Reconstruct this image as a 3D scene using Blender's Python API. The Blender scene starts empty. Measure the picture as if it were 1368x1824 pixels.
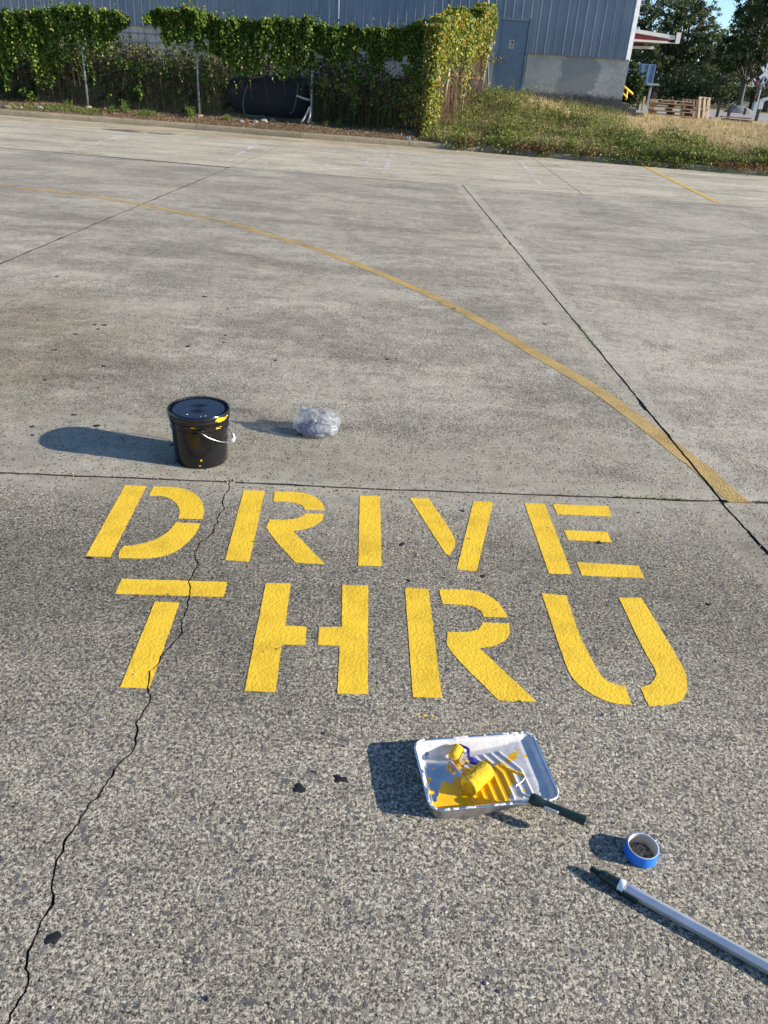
import bpy, bmesh, math, random
import numpy as np
from mathutils import Vector, Matrix, noise as mnoise
R_ = math.radians
random.seed(4); rng = np.random.default_rng(4)
S = bpy.context.scene
C = S.collection

# ------------------------------------------------------------------ camera, sky, sun, exposure
CAM_H, FPX, PITCH, ROLL = 1.77, 1371.1, R_(29.70), R_(-4.23)
fw = np.array([0, math.cos(PITCH), -math.sin(PITCH)]); rt = np.array([1.0, 0, 0]); dn = np.cross(fw, rt)
RT = math.cos(ROLL)*rt + math.sin(ROLL)*dn; DN = -math.sin(ROLL)*rt + math.cos(ROLL)*dn
cam = bpy.data.cameras.new('camera'); camo = bpy.data.objects.new('camera', cam); C.objects.link(camo)
cam.sensor_fit = 'VERTICAL'; cam.sensor_height = 24.0; cam.lens = 24.0*FPX/1824
cam.clip_start = .05; cam.clip_end = 3000
camo.matrix_world = Matrix(((RT[0], -DN[0], -fw[0], 0), (RT[1], -DN[1], -fw[1], 0), (RT[2], -DN[2], -fw[2], CAM_H), (0, 0, 0, 1)))
S.camera = camo

SUN_EL, SUN_AZ = R_(20.7), R_(9.2)          # azimuth from +X towards -Y
world = bpy.data.worlds.new('World'); S.world = world; world.use_nodes = True
wn = world.node_tree; bg = wn.nodes['Background']
sky = wn.nodes.new('ShaderNodeTexSky'); sky.sky_type = 'NISHITA'; sky.sun_disc = False
sky.sun_elevation = SUN_EL; sky.sun_rotation = R_(90) + SUN_AZ
sky.air_density = .8; sky.dust_density = .3; sky.ozone_density = 4.0
wn.links.new(sky.outputs[0], bg.inputs[0]); bg.inputs[1].default_value = .10
sl = bpy.data.lights.new('sun', 'SUN'); sl.energy = 4.2; sl.angle = R_(.5); sl.color = (1.0, .90, .765)
so = bpy.data.objects.new('sun', sl); C.objects.link(so)
sdir = Vector((math.cos(SUN_EL)*math.cos(SUN_AZ), -math.cos(SUN_EL)*math.sin(SUN_AZ), math.sin(SUN_EL)))
so.rotation_euler = sdir.to_track_quat('Z', 'Y').to_euler(); so.location = sdir*60
S.view_settings.view_transform = 'Standard'; S.view_settings.look = 'None'
S.view_settings.exposure = 1.24; S.view_settings.gamma = 1.0

# ------------------------------------------------------------------ helpers
def ray(px, py):
    return fw*FPX + RT*(px-684) + DN*(py-912)
def at(px, py, z=0.0):                      # point of the place on the level z
    d = ray(px, py); t = (z-CAM_H)/d[2]; return Vector((d[0]*t, d[1]*t, z))
def aty(px, py, Y):                         # point of the place on the vertical plane y = Y
    d = ray(px, py); t = Y/d[1]; return Vector((d[0]*t, Y, CAM_H+d[2]*t))

def tag(o, label=None, cat=None, group=None, kind=None):
    if label: o['label'] = label
    if cat: o['category'] = cat
    if group: o['group'] = group
    if kind: o['kind'] = kind
    return o
def empty(name, loc=(0, 0, 0), rz=0.0, parent=None):
    o = bpy.data.objects.new(name, None); C.objects.link(o); o.location = loc; o.rotation_euler = (0, 0, rz)
    o.empty_display_size = .1
    if parent: o.parent = parent
    return o
class MB:
    def __init__(s): s.v = []; s.f = []; s.m = []; s.mi = 0
    def add(s, v, f):
        b = len(s.v); s.v += [tuple(p) for p in v]; s.f += [tuple(i+b for i in q) for q in f]; s.m += [s.mi]*len(f); return s
    def box(s, c, d, M=None):
        x, y, z = d[0]/2, d[1]/2, d[2]/2
        v = [Vector((i*x, j*y, k*z)) for i in (-1, 1) for j in (-1, 1) for k in (-1, 1)]
        if M: v = [M @ p for p in v]
        v = [p + Vector(c) for p in v]
        return s.add(v, [(0, 1, 3, 2), (4, 6, 7, 5), (0, 4, 5, 1), (2, 3, 7, 6), (0, 2, 6, 4), (1, 5, 7, 3)])
    def bar(s, a, b, w, t, up=(0, 0, 1)):   # rectangular bar from a to b
        a = Vector(a); b = Vector(b); d = (b-a).normalized(); u = Vector(up)
        x = d.cross(u)
        if x.length < 1e-4: x = d.cross(Vector((1, 0, 0)))
        x.normalize(); y = x.cross(d)
        v = [p + x*i*w/2 + y*j*t/2 for p in (a, b) for i, j in ((-1, -1), (1, -1), (1, 1), (-1, 1))]
        return s.add(v, [(0, 3, 2, 1), (4, 5, 6, 7), (0, 1, 5, 4), (1, 2, 6, 5), (2, 3, 7, 6), (3, 0, 4, 7)])
    def tube(s, pts, r, n=8, cap=True):
        pts = [Vector(p) for p in pts]; rs = r if isinstance(r, (list, tuple)) else [r]*len(pts)
        V = []; F = []; u = None
        for i, p in enumerate(pts):
            d = (pts[min(i+1, len(pts)-1)] - pts[max(i-1, 0)]).normalized()
            if u is None:
                u = d.cross(Vector((0, 0, 1)))
                if u.length < 1e-3: u = d.cross(Vector((1, 0, 0)))
            u = (u - d*u.dot(d)).normalized(); w = d.cross(u)
            for k in range(n):
                a = 2*math.pi*k/n; V.append(p + (u*math.cos(a) + w*math.sin(a))*rs[i])
        for i in range(len(pts)-1):
            for k in range(n):
                F.append((i*n+k, i*n+(k+1) % n, (i+1)*n+(k+1) % n, (i+1)*n+k))
        if cap: F.append(tuple(range(n-1, -1, -1))); F.append(tuple((len(pts)-1)*n+k for k in range(n)))
        return s.add(V, F)
    def lathe(s, prof, n=64, c=(0, 0, 0), M=None):
        V = []; F = []
        for r, z in prof:
            for k in range(n):
                a = 2*math.pi*k/n; p = Vector((r*math.cos(a), r*math.sin(a), z))
                if M: p = M @ p
                V.append(p + Vector(c))
        for i in range(len(prof)-1):
            for k in range(n):
                F.append((i*n+k, i*n+(k+1) % n, (i+1)*n+(k+1) % n, (i+1)*n+k))
        return s.add(V, F)
    def prism(s, ring, z0, z1, cap_bottom=True):      # ring of (x, y) or points; flat polygon with thickness
        n = len(ring); V = [(p[0], p[1], z0) for p in ring] + [(p[0], p[1], z1) for p in ring]
        area = sum(ring[i][0]*ring[(i+1) % n][1] - ring[(i+1) % n][0]*ring[i][1] for i in range(n))
        if area < 0: V = V[:n][::-1] + V[n:][::-1]
        F = [(i, (i+1) % n, n+(i+1) % n, n+i) for i in range(n)] + [tuple(range(n, 2*n))]
        if cap_bottom: F.append(tuple(range(n-1, -1, -1)))
        return s.add(V, F)
    def build(s, name, mats, parent=None, smooth=False, bevel=0, solid=0, sharp=None):
        me = bpy.data.meshes.new(name); me.from_pydata(s.v, [], s.f)
        mats = mats if isinstance(mats, (list, tuple)) else [mats]
        for m in mats: me.materials.append(m)
        if len(mats) > 1: me.polygons.foreach_set('material_index', s.m)
        if smooth: me.polygons.foreach_set('use_smooth', [True]*len(s.f))
        me.update()
        if sharp is not None: me.set_sharp_from_angle(angle=R_(sharp))
        o = bpy.data.objects.new(name, me); C.objects.link(o)
        if parent: o.parent = parent
        if solid:
            q = o.modifiers.new('solid', 'SOLIDIFY'); q.thickness = solid; q.offset = 0
        if bevel:
            q = o.modifiers.new('bevel', 'BEVEL'); q.width = bevel; q.segments = 2; q.limit_method = 'ANGLE'; q.angle_limit = R_(40)
        return o
def clone(o, parent=None):
    c = o.copy(); C.objects.link(c); c.parent = parent
    for ch in list(o.children): clone(ch, c)
    return c

def tri_mesh(name, V, F, mat, parent=None, smooth=False):     # fast numpy mesh of triangles
    me = bpy.data.meshes.new(name); n = len(F)
    me.vertices.add(len(V)); me.vertices.foreach_set('co', np.asarray(V, 'f').ravel())
    me.loops.add(n*3); me.loops.foreach_set('vertex_index', np.asarray(F, 'i').ravel())
    me.polygons.add(n); me.polygons.foreach_set('loop_start', np.arange(0, n*3, 3, dtype='i'))
    me.update(calc_edges=True); me.validate()
    me.materials.append(mat)
    if smooth: me.polygons.foreach_set('use_smooth', [True]*n)
    o = bpy.data.objects.new(name, me); C.objects.link(o)
    if parent: o.parent = parent
    return o
def unit(a): return a/np.maximum(np.linalg.norm(a, axis=1, keepdims=True), 1e-9)
def leaves(P, size, out=None, droop=.5, wide=.62, fold=.25, spread=.8):
    """leaf blades folded along the midrib: 4 points, 2 triangles each"""
    n = len(P); P = np.asarray(P)
    nn = rng.normal(size=(n, 3))*spread
    if out is not None: nn = nn + out
    nn = unit(nn)
    t = rng.normal(size=(n, 3)); t[:, 2] -= droop; t = unit(t - nn*np.sum(t*nn, 1, keepdims=True)); b = np.cross(nn, t)
    s = np.asarray(size).reshape(-1, 1)*np.ones((n, 1))
    base = P; tip = P + t*s; mid = P + t*s*.42 + nn*s*fold*-.5
    l = mid + b*s*wide*.5 + nn*s*fold; r = mid - b*s*wide*.5 + nn*s*fold
    V = np.stack([base, l, tip, r], 1).reshape(-1, 3)
    k = np.arange(n)[:, None]*4
    F = np.stack([k+[0, 2, 1], k+[0, 3, 2]], 1).reshape(-1, 3)
    return V, F
def blades(P, height, width, lean=.35, bias=(0, 0)):
    n = len(P); P = np.asarray(P)
    a = rng.uniform(0, 2*np.pi, n); h = np.asarray(height)*np.ones(n)
    d = np.stack([np.cos(a), np.sin(a), np.zeros(n)], 1)
    q = rng.uniform(0, 2*np.pi, n); w = np.stack([np.cos(q), np.sin(q), np.zeros(n)], 1)*(np.asarray(width)*np.ones(n))[:, None]*.5
    le = (rng.uniform(.2, 1, n)*lean*h)[:, None]
    d = d + np.array([bias[0], bias[1], 0])
    up = np.array([0, 0, 1.0])
    m = P + d*le*.3 + up*(h*.55)[:, None]; t = P + d*le + up*h[:, None]
    V = np.stack([P-w, P+w, m-w*.7, m+w*.7, t], 1).reshape(-1, 3)
    k = np.arange(n)[:, None]*5
    F = np.stack([k+[0, 1, 3], k+[0, 3, 2], k+[2, 3, 4]], 1).reshape(-1, 3)
    return V, F
def cat(*vf):
    V = []; F = []; b = 0
    for v, f in vf: V.append(v); F.append(np.asarray(f)+b); b += len(v)
    return np.concatenate(V), np.concatenate(F)

# ------------------------------------------------------------------ material helpers
class NT:
    def __init__(s, name):
        s.m = bpy.data.materials.new(name); s.m.use_nodes = True; s.t = s.m.node_tree
        s.b = s.t.nodes['Principled BSDF']; s.out = s.t.nodes['Material Output']
        s.co = s.t.nodes.new('ShaderNodeTexCoord').outputs['Object']
    def n(s, typ, **k):
        o = s.t.nodes.new('ShaderNode'+typ)
        for a, b in k.items():
            if a == 'i':
                for key, val in b.items():
                    if isinstance(val, bpy.types.NodeSocket): s.t.links.new(val, o.inputs[key])
                    else: o.inputs[key].default_value = val
            else: setattr(o, a, b)
        return o
    def noise(s, scale, detail=3, rough=.55, co=None, dist=0):
        return s.n('TexNoise', i={'Vector': co or s.co, 'Scale': scale, 'Detail': detail, 'Roughness': rough, 'Distortion': dist}).outputs['Fac']
    def vor(s, scale, feature='F1', co=None):
        return s.n('TexVoronoi', feature=feature, i={'Vector': co or s.co, 'Scale': scale})
    def ramp(s, fac, stops, interp='LINEAR'):
        r = s.n('ValToRGB', i={'Fac': fac}); r.color_ramp.interpolation = interp
        e = r.color_ramp.elements
        while len(e) < len(stops): e.new(.5)
        for q, (p, c) in zip(e, stops):
            q.position = p; q.color = (*(c if hasattr(c, '__len__') else (c, c, c)), 1)
        return r.outputs['Color']
    def math(s, op, a, b=0.0, clamp=False):
        o = s.n('Math', operation=op, use_clamp=clamp, i={0: a, 1: b}); return o.outputs[0]
    def step(s, a, lo, hi):
        o = s.n('MapRange', interpolation_type='SMOOTHSTEP', i={0: a, 1: lo, 2: hi, 3: 0.0, 4: 1.0}); return o.outputs[0]
    def mix(s, fac, a, b, blend='MIX'):
        o = s.n('Mix', data_type='RGBA', blend_type=blend)
        for k, v in ((0, fac), (6, a), (7, b)):
            if isinstance(v, bpy.types.NodeSocket): s.t.links.new(v, o.inputs[k])
            else: o.inputs[k].default_value = v if not hasattr(v, '__len__') else (*v[:3], 1)
        return o.outputs[2]
    def scale(s, v, co=None):
        return s.n('Mapping', i={'Vector': co or s.co, 'Scale': v}).outputs[0]
    def xyz(s, co=None): return s.n('SeparateXYZ', i={0: co or s.co}).outputs
    def bump(s, h, dist, strength=1.0, normal=None):
        k = {'Height': h, 'Distance': dist, 'Strength': strength}
        if normal: k['Normal'] = normal
        return s.n('Bump', i=k).outputs[0]
    def set(s, **k):
        nm = {'col': 'Base Color', 'rough': 'Roughness', 'metal': 'Metallic', 'normal': 'Normal', 'spec': 'Specular IOR Level', 'alpha': 'Alpha', 'coat': 'Coat Weight', 'trans': 'Transmission Weight', 'coatr': 'Coat Roughness'}
        for a, b in k.items():
            q = s.b.inputs[nm[a]]
            if isinstance(b, bpy.types.NodeSocket): s.t.links.new(b, q)
            else: q.default_value = (*b, 1) if hasattr(b, '__len__') and len(b) == 3 else b
        return s.m

def concrete(name, tint=(1, 1, 1), expose=.5, grad=None, streak=.3, dirt=None, dark=1.0, cloud=.30, wear=(1, 1, 1), aggm=1.0, skinm=1.0, edge=False):
    """worn exposed-aggregate concrete; expose = how much of the stone shows"""
    t = NT(name)
    wob = t.n('TexNoise', i={'Vector': t.co, 'Scale': 75, 'Detail': 3, 'Roughness': .65}).outputs['Color']
    wc = t.n('MixRGB', blend_type='LINEAR_LIGHT', i={0: .0075, 1: t.co, 2: wob}).outputs[0]
    n1 = t.noise(92, 5, .76); n2 = t.noise(200, 3, .70); sand = t.noise(420, 2, .7)
    nn = t.math('ADD', t.math('MULTIPLY', n1, .62), t.math('MULTIPLY', n2, .38))
    matrix = t.ramp(nn, [(.40, (.010, .010, .010)), (.455, (.080, .077, .069)), (.508, (.255, .242, .210)), (.553, (.48, .455, .385)), (.63, (.74, .70, .60))])  # grain tones, with the shade of crevices put into the near-black stops
    va = t.vor(84, co=wc); vb = t.vor(48, co=wc); vc = t.vor(150, co=wc)
    ra, ga, _ = t.xyz(va.outputs['Color']); rb, gb, _ = t.xyz(vb.outputs['Color']); rc, gc_, _ = t.xyz(vc.outputs['Color'])
    pal = [(0, (.075, .078, .086)), (.22, (.15, .148, .145)), (.45, (.26, .245, .215)), (.68, (.40, .37, .31)), (.87, (.55, .515, .44))]
    ma = t.math('MULTIPLY', t.step(ga, .52, .53), t.step(va.outputs['Distance'], .50, .42))
    mb = t.math('MULTIPLY', t.step(gb, .84, .85), t.step(vb.outputs['Distance'], .46, .40))
    mc = t.math('MULTIPLY', t.step(gc_, .45, .46), t.step(vc.outputs['Distance'], .50, .40))
    agg = t.mix(t.math('MULTIPLY', mc, .6), matrix, t.ramp(rc, pal, 'CONSTANT'))
    agg = t.mix(t.math('MULTIPLY', ma, .75), agg, t.ramp(ra, pal, 'CONSTANT'))
    agg = t.mix(t.math('MULTIPLY', mb, .85), agg, t.ramp(rb, [(0, (.10, .105, .12)), (.5, (.17, .165, .165)), (.8, (.27, .245, .21))], 'CONSTANT'))
    # where the surface skin is worn off
    big = t.noise(.9, 5, .62, co=t.scale(wear)); mid = t.noise(5, 5, .7); fin = t.noise(34, 3, .7)
    f = t.math('ADD', t.math('ADD', t.math('MULTIPLY', big, .55), t.math('MULTIPLY', mid, .40)), t.math('MULTIPLY', fin, .30))
    if grad:                                  # (y where the wear starts, y where it is full, amount)
        y = t.xyz()[1]; g = t.n('MapRange', i={0: y, 1: grad[0], 2: grad[1], 3: 0.0, 4: grad[2]}).outputs[0]
        f = t.math('ADD', f, g)
    if edge:                                  # trowelled margins along the joints
        x, y, _ = t.xyz()
        dj = t.math('ABSOLUTE', t.math('SUBTRACT', y, t.math('ADD', t.math('MULTIPLY', x, .071), 3.34)))
        dk = t.math('ABSOLUTE', t.math('SUBTRACT', x, t.math('ADD', t.math('MULTIPLY', t.math('SUBTRACT', y, 3.48), -.0544), 1.70)))
        wb = t.math('MULTIPLY', t.math('SUBTRACT', t.noise(2.2, 3), .5), .25)
        f = t.math('SUBTRACT', f, t.math('MULTIPLY', t.step(t.math('ADD', t.math('MINIMUM', dj, dk), wb), .17, .06), .24))
    M = t.step(f, .80-.38*expose, .98-.38*expose)
    skin = t.ramp(nn, [(.36, (.13, .125, .115)), (.47, (.27, .255, .225)), (.56, (.355, .335, .29)), (.68, (.45, .42, .36))])
    pit = t.vor(46, co=wc); pr = t.xyz(pit.outputs['Color'])[2]
    pm = t.math('MULTIPLY', t.step(pit.outputs['Distance'], .34, .18), t.step(t.math('ADD', pr, t.math('MULTIPLY', t.math('SUBTRACT', mid, .5), 1.2)), .60, .66))
    skin = t.mix(t.math('MULTIPLY', pm, .8), skin, (.06, .058, .056))
    agg = t.mix(1.0, agg, (aggm, aggm, aggm*1.02), 'MULTIPLY'); skin = t.mix(1.0, skin, (skinm, skinm, skinm*.985), 'MULTIPLY')
    col = t.mix(M, skin, agg)
    mott = t.noise(13, 6, .78)
    col = t.mix(.55, col, t.ramp(mott, [(.33, .50), (.5, 1.0), (.66, 1.32)]), 'MULTIPLY')
    st = t.noise(1.0, 7, .72, co=t.scale((.30, 2.4, 1)))
    col = t.mix(streak, col, t.ramp(st, [(.32, .45), (.5, .92), (.68, 1.35)]), 'MULTIPLY')
    bl = t.noise(.55, 4, .6)
    col = t.mix(.5, col, t.ramp(bl, [(.33, (.74, .73, .71)), (.52, (1, 1, 1)), (.68, (1.2, 1.18, 1.14))]), 'MULTIPLY')
    cl_ = t.noise(1.6, 7, .68, co=t.scale((.55, 1.0, 1))); sc_ = t.noise(.8, 6, .75, dist=.8, co=t.scale((.45, 1.5, 1)))
    col = t.mix(t.math('MULTIPLY', t.step(cl_, .53, .68), cloud), col, (.50, .475, .41)); col = t.mix(t.math('MULTIPLY', t.step(cl_, .46, .34), cloud), col, t.mix(1.0, col, (.60, .585, .55), 'MULTIPLY'))
    col = t.mix(t.math('MULTIPLY', t.step(sc_, .60, .70), cloud*1.2), col, (.58, .56, .50))
    if dirt:                                  # grime films and painted lens flare: list of (x, y, rx, ry, amount)
        x, y, _ = t.xyz()
        wr = t.math('MULTIPLY', t.math('SUBTRACT', t.noise(1.7, 6, .7), .5), 2.0)
        for (dx, dy, rx, ry, am, *tone) in dirt:
            a = t.math('POWER', t.math('ABSOLUTE', t.math('DIVIDE', t.math('SUBTRACT', x, dx), rx)), 2.0)
            b = t.math('POWER', t.math('ABSOLUTE', t.math('DIVIDE', t.math('SUBTRACT', y, dy), ry)), 2.0)
            d = t.math('ADD', t.math('SQRT', t.math('ADD', a, b)), wr)
            k = t.math('MULTIPLY', t.step(d, 1.3, .35), am)
            col = t.mix(k, col, t.mix(1.0, col, tone[0] if tone else (.52, .52, .49), 'MULTIPLY'))
    col = t.mix(1.0, col, tuple(q*dark for q in tint), 'MULTIPLY')
    amp = t.math('ADD', t.math('MULTIPLY', M, .75), .25)
    h = t.math('MULTIPLY', t.math('ADD', t.math('MULTIPLY', nn, 2.2), t.math('ADD', t.math('MULTIPLY', ma, .30), t.math('MULTIPLY', mc, .22))), amp)
    h = t.math('ADD', h, t.math('MULTIPLY', sand, .16))
    h = t.math('ADD', h, t.math('MULTIPLY', mb, .25)); h = t.math('SUBTRACT', h, t.math('MULTIPLY', pm, .8))
    return t.set(col=col, rough=.88, spec=.25, normal=t.bump(h, .0046, 1.0))
def plain(name, col, rough=.6, metal=0.0, var=.15, sc=20, bump=0.0, spec=.4, coat=0.0):
    t = NT(name)
    c = t.mix(1.0, col, t.ramp(t.noise(sc, 4, .6), [(.25, 1-var), (.75, 1+var)]), 'MULTIPLY')
    k = dict(col=c, rough=t.ramp(t.noise(sc*2.3, 3), [(.3, rough*.85), (.7, min(1, rough*1.15))]), metal=metal, spec=spec, coat=coat)
    if bump: k['normal'] = t.bump(t.noise(sc*4, 4, .6), bump, .8)
    return t.set(**k)
def leafmat(name, stops, trans=.35, rough=.5):
    t = NT(name)
    r = t.n('NewGeometry').outputs['Random Per Island']
    c = t.ramp(r, stops)
    c = t.mix(.5, c, t.ramp(t.noise(1.1, 3, .6), [(.3, .65), (.7, 1.3)]), 'MULTIPLY')
    t.set(col=c, rough=rough, spec=.3)
    tr = t.n('BsdfTranslucent', i={'Color': c}); mx = t.n('MixShader', i={0: trans, 1: t.b.outputs[0], 2: tr.outputs[0]})
    t.t.links.new(mx.outputs[0], t.out.inputs[0]); return t.m
def worn_paint(name, col, lo, hi, rough=.7, sc=3.0, fine=120, bd=.0026):
    """thin paint with the concrete showing through where it is worn away"""
    t = NT(name)
    wob = t.n('TexNoise', i={'Vector': t.co, 'Scale': 60, 'Detail': 2}).outputs['Color']
    wc = t.n('MixRGB', blend_type='LINEAR_LIGHT', i={0: .006, 1: t.co, 2: wob}).outputs[0]
    va = t.vor(95, co=wc); sand = t.noise(420, 3, .7)
    f = t.math('ADD', t.math('MULTIPLY', t.noise(fine, 3, .7), .65), t.math('MULTIPLY', t.noise(sc, 4, .6), .5))
    c = t.mix(1.0, col, t.ramp(t.noise(7, 4, .65), [(.3, (.80, .78, .74)), (.5, (1, 1, 1)), (.72, (1.12, 1.10, 1.05))]), 'MULTIPLY')
    h = t.math('ADD', t.math('SUBTRACT', .5, va.outputs['Distance']), t.math('ADD', t.math('MULTIPLY', t.xyz(va.outputs['Color'])[0], .7), t.math('MULTIPLY', sand, .25)))
    t.set(col=c, rough=rough, spec=.35, normal=t.bump(h, bd, .8), alpha=t.step(f, lo, hi)); return t.m

M = {}
FLARE_BROWN = (.66, .56, .43)  # tone of the soft brown lens flare painted onto the middle slab
M['near'] = concrete('concrete near slab', (1.065, 1.035, .95), .62, grad=(3.1, 1.5, .42), streak=.16, dirt=[(-.1, 2.50, 2.3, .70, .50), (-1.3, 2.2, 1.1, .8, .42), (1.3, 2.8, .9, .5, .30)], dark=1.02, cloud=.16, edge=True, aggm=1.0)
M['mid'] = concrete('concrete middle slab', (1.065, 1.035, .95), .68, grad=(4.2, 3.3, -.10), streak=.30, dirt=[(-2.9, 5.0, 1.3, 1.5, .50, FLARE_BROWN), (-2.4, 4.3, 1.6, 1.0, .30), (-.2, 3.75, 2.6, .55, .30)], dark=1.07, cloud=.24, wear=(.75, 1.3, 1), aggm=.82, skinm=1.08, edge=True)  # brown ellipse paints a lens flare into the colour; other ellipses are dirt
M['right'] = concrete('concrete right slab', (1.065, 1.035, .96), .66, streak=.28, dark=1.12, cloud=.24, wear=(.8, 1.25, 1), aggm=.82, skinm=1.08, edge=True)
M['far'] = concrete('concrete far slab', (1.10, 1.055, .94), .52, streak=.38, dirt=[(-6, 23.2, 9, 1.0, .55, (.86, .76, .58)), (2, 23.0, 6, .8, .4, (.86, .76, .58))], dark=1.28, cloud=.36, wear=(.7, 1.4, 1), aggm=.78, skinm=1.05)
M['kerb'] = concrete('concrete kerb', (1.05, .93, .72), .25, streak=.2, dark=.88)
M['plinth'] = concrete('cast concrete plinth', (1.02, .98, .92), .05, streak=.25, dark=1.0)
M['dirtline'] = plain('joint dirt', (.042, .037, .030), .95, var=.5, sc=60, bump=.004)

# ------------------------------------------------------------------ ground form
def sstep(t): t = np.clip(t, 0, 1); return t*t*(3-2*t)
def kerb_y(x): return np.interp(x, [-60, -12, -7, -3, 2, 6.3, 10, 60], [24.6, 24.25, 24.2, 23.85, 23.75, 23.1, 22.75, 20.5])
def ground_z(x, y):
    x = np.asarray(x, float); y = np.asarray(y, float)
    yk = kerb_y(x)+.17
    t = (y-yk)/(31.0-yk)
    z = .145 + .80*sstep(t) + .40*np.exp(-((x-3.0)/3.0)**2 - ((y-30.3)/1.9)**2) - .10*sstep((y-31)/5)
    z = z + .03*np.sin(x*1.7+y*.9)*np.sin(y*2.1-x*.6)*(y > yk+.4)*(y < 40)
    return np.where(y < yk, -.07, z)
def gz(x, y): return float(ground_z(x, y))

gm = NT('soil and straw')
x_, y_, z_ = gm.xyz()
yo = gm.math('ADD', y_, gm.math('MULTIPLY', gm.math('SUBTRACT', gm.noise(.8, 4), .5), 2.5))
soil = gm.ramp(gm.noise(9, 6, .75), [(.3, (.045, .032, .02)), (.5, (.15, .105, .06)), (.7, (.30, .235, .15))])
straw = gm.ramp(gm.noise(6, 6, .75, co=gm.scale((1, .35, 1))), [(.3, (.17, .12, .055)), (.5, (.42, .32, .165)), (.72, (.60, .48, .27))])
far = gm.ramp(gm.noise(.15, 4), [(.35, (.07, .075, .03)), (.65, (.17, .15, .075))])
gc = gm.mix(gm.step(yo, 25.5, 28.0), soil, straw); gc = gm.mix(gm.step(yo, 66, 74), gc, far)
M['soil'] = gm.set(col=gc, rough=.95, spec=.1, normal=gm.bump(gm.noise(25, 6, .75), .03, .8))
xs = np.unique(np.concatenate([np.linspace(-300, -40, 14), np.linspace(-40, -16, 13), np.linspace(-16, 22, 110), np.linspace(22, 60, 18), np.linspace(60, 300, 14)]))
vs = np.unique(np.concatenate([np.linspace(-120, -30, 5), [-30, -10, -2, -.02], np.linspace(.0, 9, 46), np.linspace(9, 30, 24), np.linspace(30, 80, 12), np.linspace(80, 900, 14)]))
gx = np.repeat(xs[:, None], len(vs), 1); gy = kerb_y(gx)+.17+vs[None, :]; gzv = ground_z(gx, gy)
nb = len(vs)
V = np.stack([gx, gy, gzv], 2).reshape(-1, 3); F = []
for i in range(len(xs)-1):
    for j in range(nb-1):
        a = i*nb+j; F += [(a, a+nb, a+nb+1), (a, a+nb+1, a+1)]
g = tri_mesh('ground', V, F, M['soil'], smooth=True); tag(g, kind='structure')

# ------------------------------------------------------------------ parking lot: slabs with real joints
lot = empty('parking_lot', (0, 0, 0)); tag(lot, kind='structure')
bed = MB(); bed.prism([(-34, -14), (34, -14), (34, 24.6), (-34, 24.6)], -.06, -.008); bed.build('joint_bed', M['dirtline'], lot)

def fractal(pts, amp, lev, seed):
    r = random.Random(seed); p = [Vector((a[0], a[1], 0)) for a in pts]
    for _ in range(lev):
        q = [p[0]]
        for a, b in zip(p, p[1:]):
            d = b-a; n = Vector((-d.y, d.x, 0)); m = (a+b)/2 + n*r.uniform(-amp, amp); q += [m, b]
        p = q
    return p
def offset(line, w):                          # w: number or list; offset to the left of the walk direction
    o = []
    for i, p in enumerate(line):
        d = line[min(i+1, len(line)-1)] - line[max(i-1, 0)]; n = Vector((-d.y, d.x, 0)).normalized()
        o.append(p + n*(w[i] if hasattr(w, '__len__') else w))
    return o
crack_px = [(411, 857), (408, 872), (400, 880), (397, 899), (399, 907), (391, 915), (389, 931), (381, 943), (361, 962), (351, 978), (347, 994), (351, 1006), (343, 1022), (337, 1033), (339, 1049), (337, 1065), (335, 1081), (329, 1093), (322, 1104), (322, 1130), (310, 1142), (294, 1160), (284, 1179), (266, 1195), (265, 1215), (264, 1229), (268, 1239), (258, 1263), (253, 1272), (242, 1288), (241, 1314), (241, 1328), (223, 1350), (203, 1370), (189, 1397), (176, 1415), (157, 1432), (150, 1448), (141, 1466), (130, 1479), (114, 1501), (104, 1527), (96, 1551), (93, 1573), (95, 1599), (94, 1611), (77, 1635), (66, 1663), (50, 1693), (45, 1724), (51, 1743), (48, 1756), (34, 1781), (19, 1804), (11, 1828), (0, 1870), (-30, 1960), (-60, 2080)]
crack = [at(*p) for p in crack_px]
crack[0] = at(411, 855) + Vector((0, .01, 0))
crack += [Vector((-1.2, -.4, 0)), Vector((-1.3, -1.6, 0))]
crack = fractal(crack, .13, 2, 3)
cw = [(.0022 + .0030*abs(mnoise.noise(Vector((p.x*14, p.y*14, 0)))) + .003*max(0, mnoise.noise(Vector((p.x*23, p.y*23, 7)))-.1)) for p in crack]
crackL = [p - Vector((w, 0, 0)) for p, w in zip(crack, cw)]; crackR = [p + Vector((w, 0, 0)) for p, w in zip(crack, cw)]     # walking towards the camera: left of walk is +x side
JL1 = [Vector((-9, 2.72, 0)), at(0, 842), at(420, 859), at(690, 872), at(1283, 893)]
def sub(a, b, n, amp, seed):
    r = random.Random(seed); return [Vector(a).lerp(Vector(b), i/n) + Vector((r.uniform(-amp, amp), r.uniform(-amp, amp), 0))*(0 < i < n) for i in range(n+1)]
def wob_line(pts, seed, step=.05, amp=.0022):
    o = []
    for a, b in zip(pts, pts[1:]):
        n = max(1, int((b-a).length/step)); o += sub(a, b, n, amp, seed+len(o))[:-1]
    return o + [pts[-1]]
def slab(ring, mat, z=0.0, name='concrete_slab'):
    m = MB(); m.prism([(p.x, p.y) for p in ring], -.10, 0, False)
    nr = len(ring); m.m = [1]*nr + [0]*(len(m.f)-nr)
    o = m.build(name, [mat, M['dirtline']], lot); o.location.z = z
    bm = bmesh.new(); bm.from_mesh(o.data); bmesh.ops.triangulate(bm, faces=[f for f in bm.faces if len(f.verts) > 4], ngon_method='BEAUTY'); bm.to_mesh(o.data); bm.free()
    return o
G = .006                                      # half width of a sawn joint
v3 = lambda x, y: Vector((x, y, 0))
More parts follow.
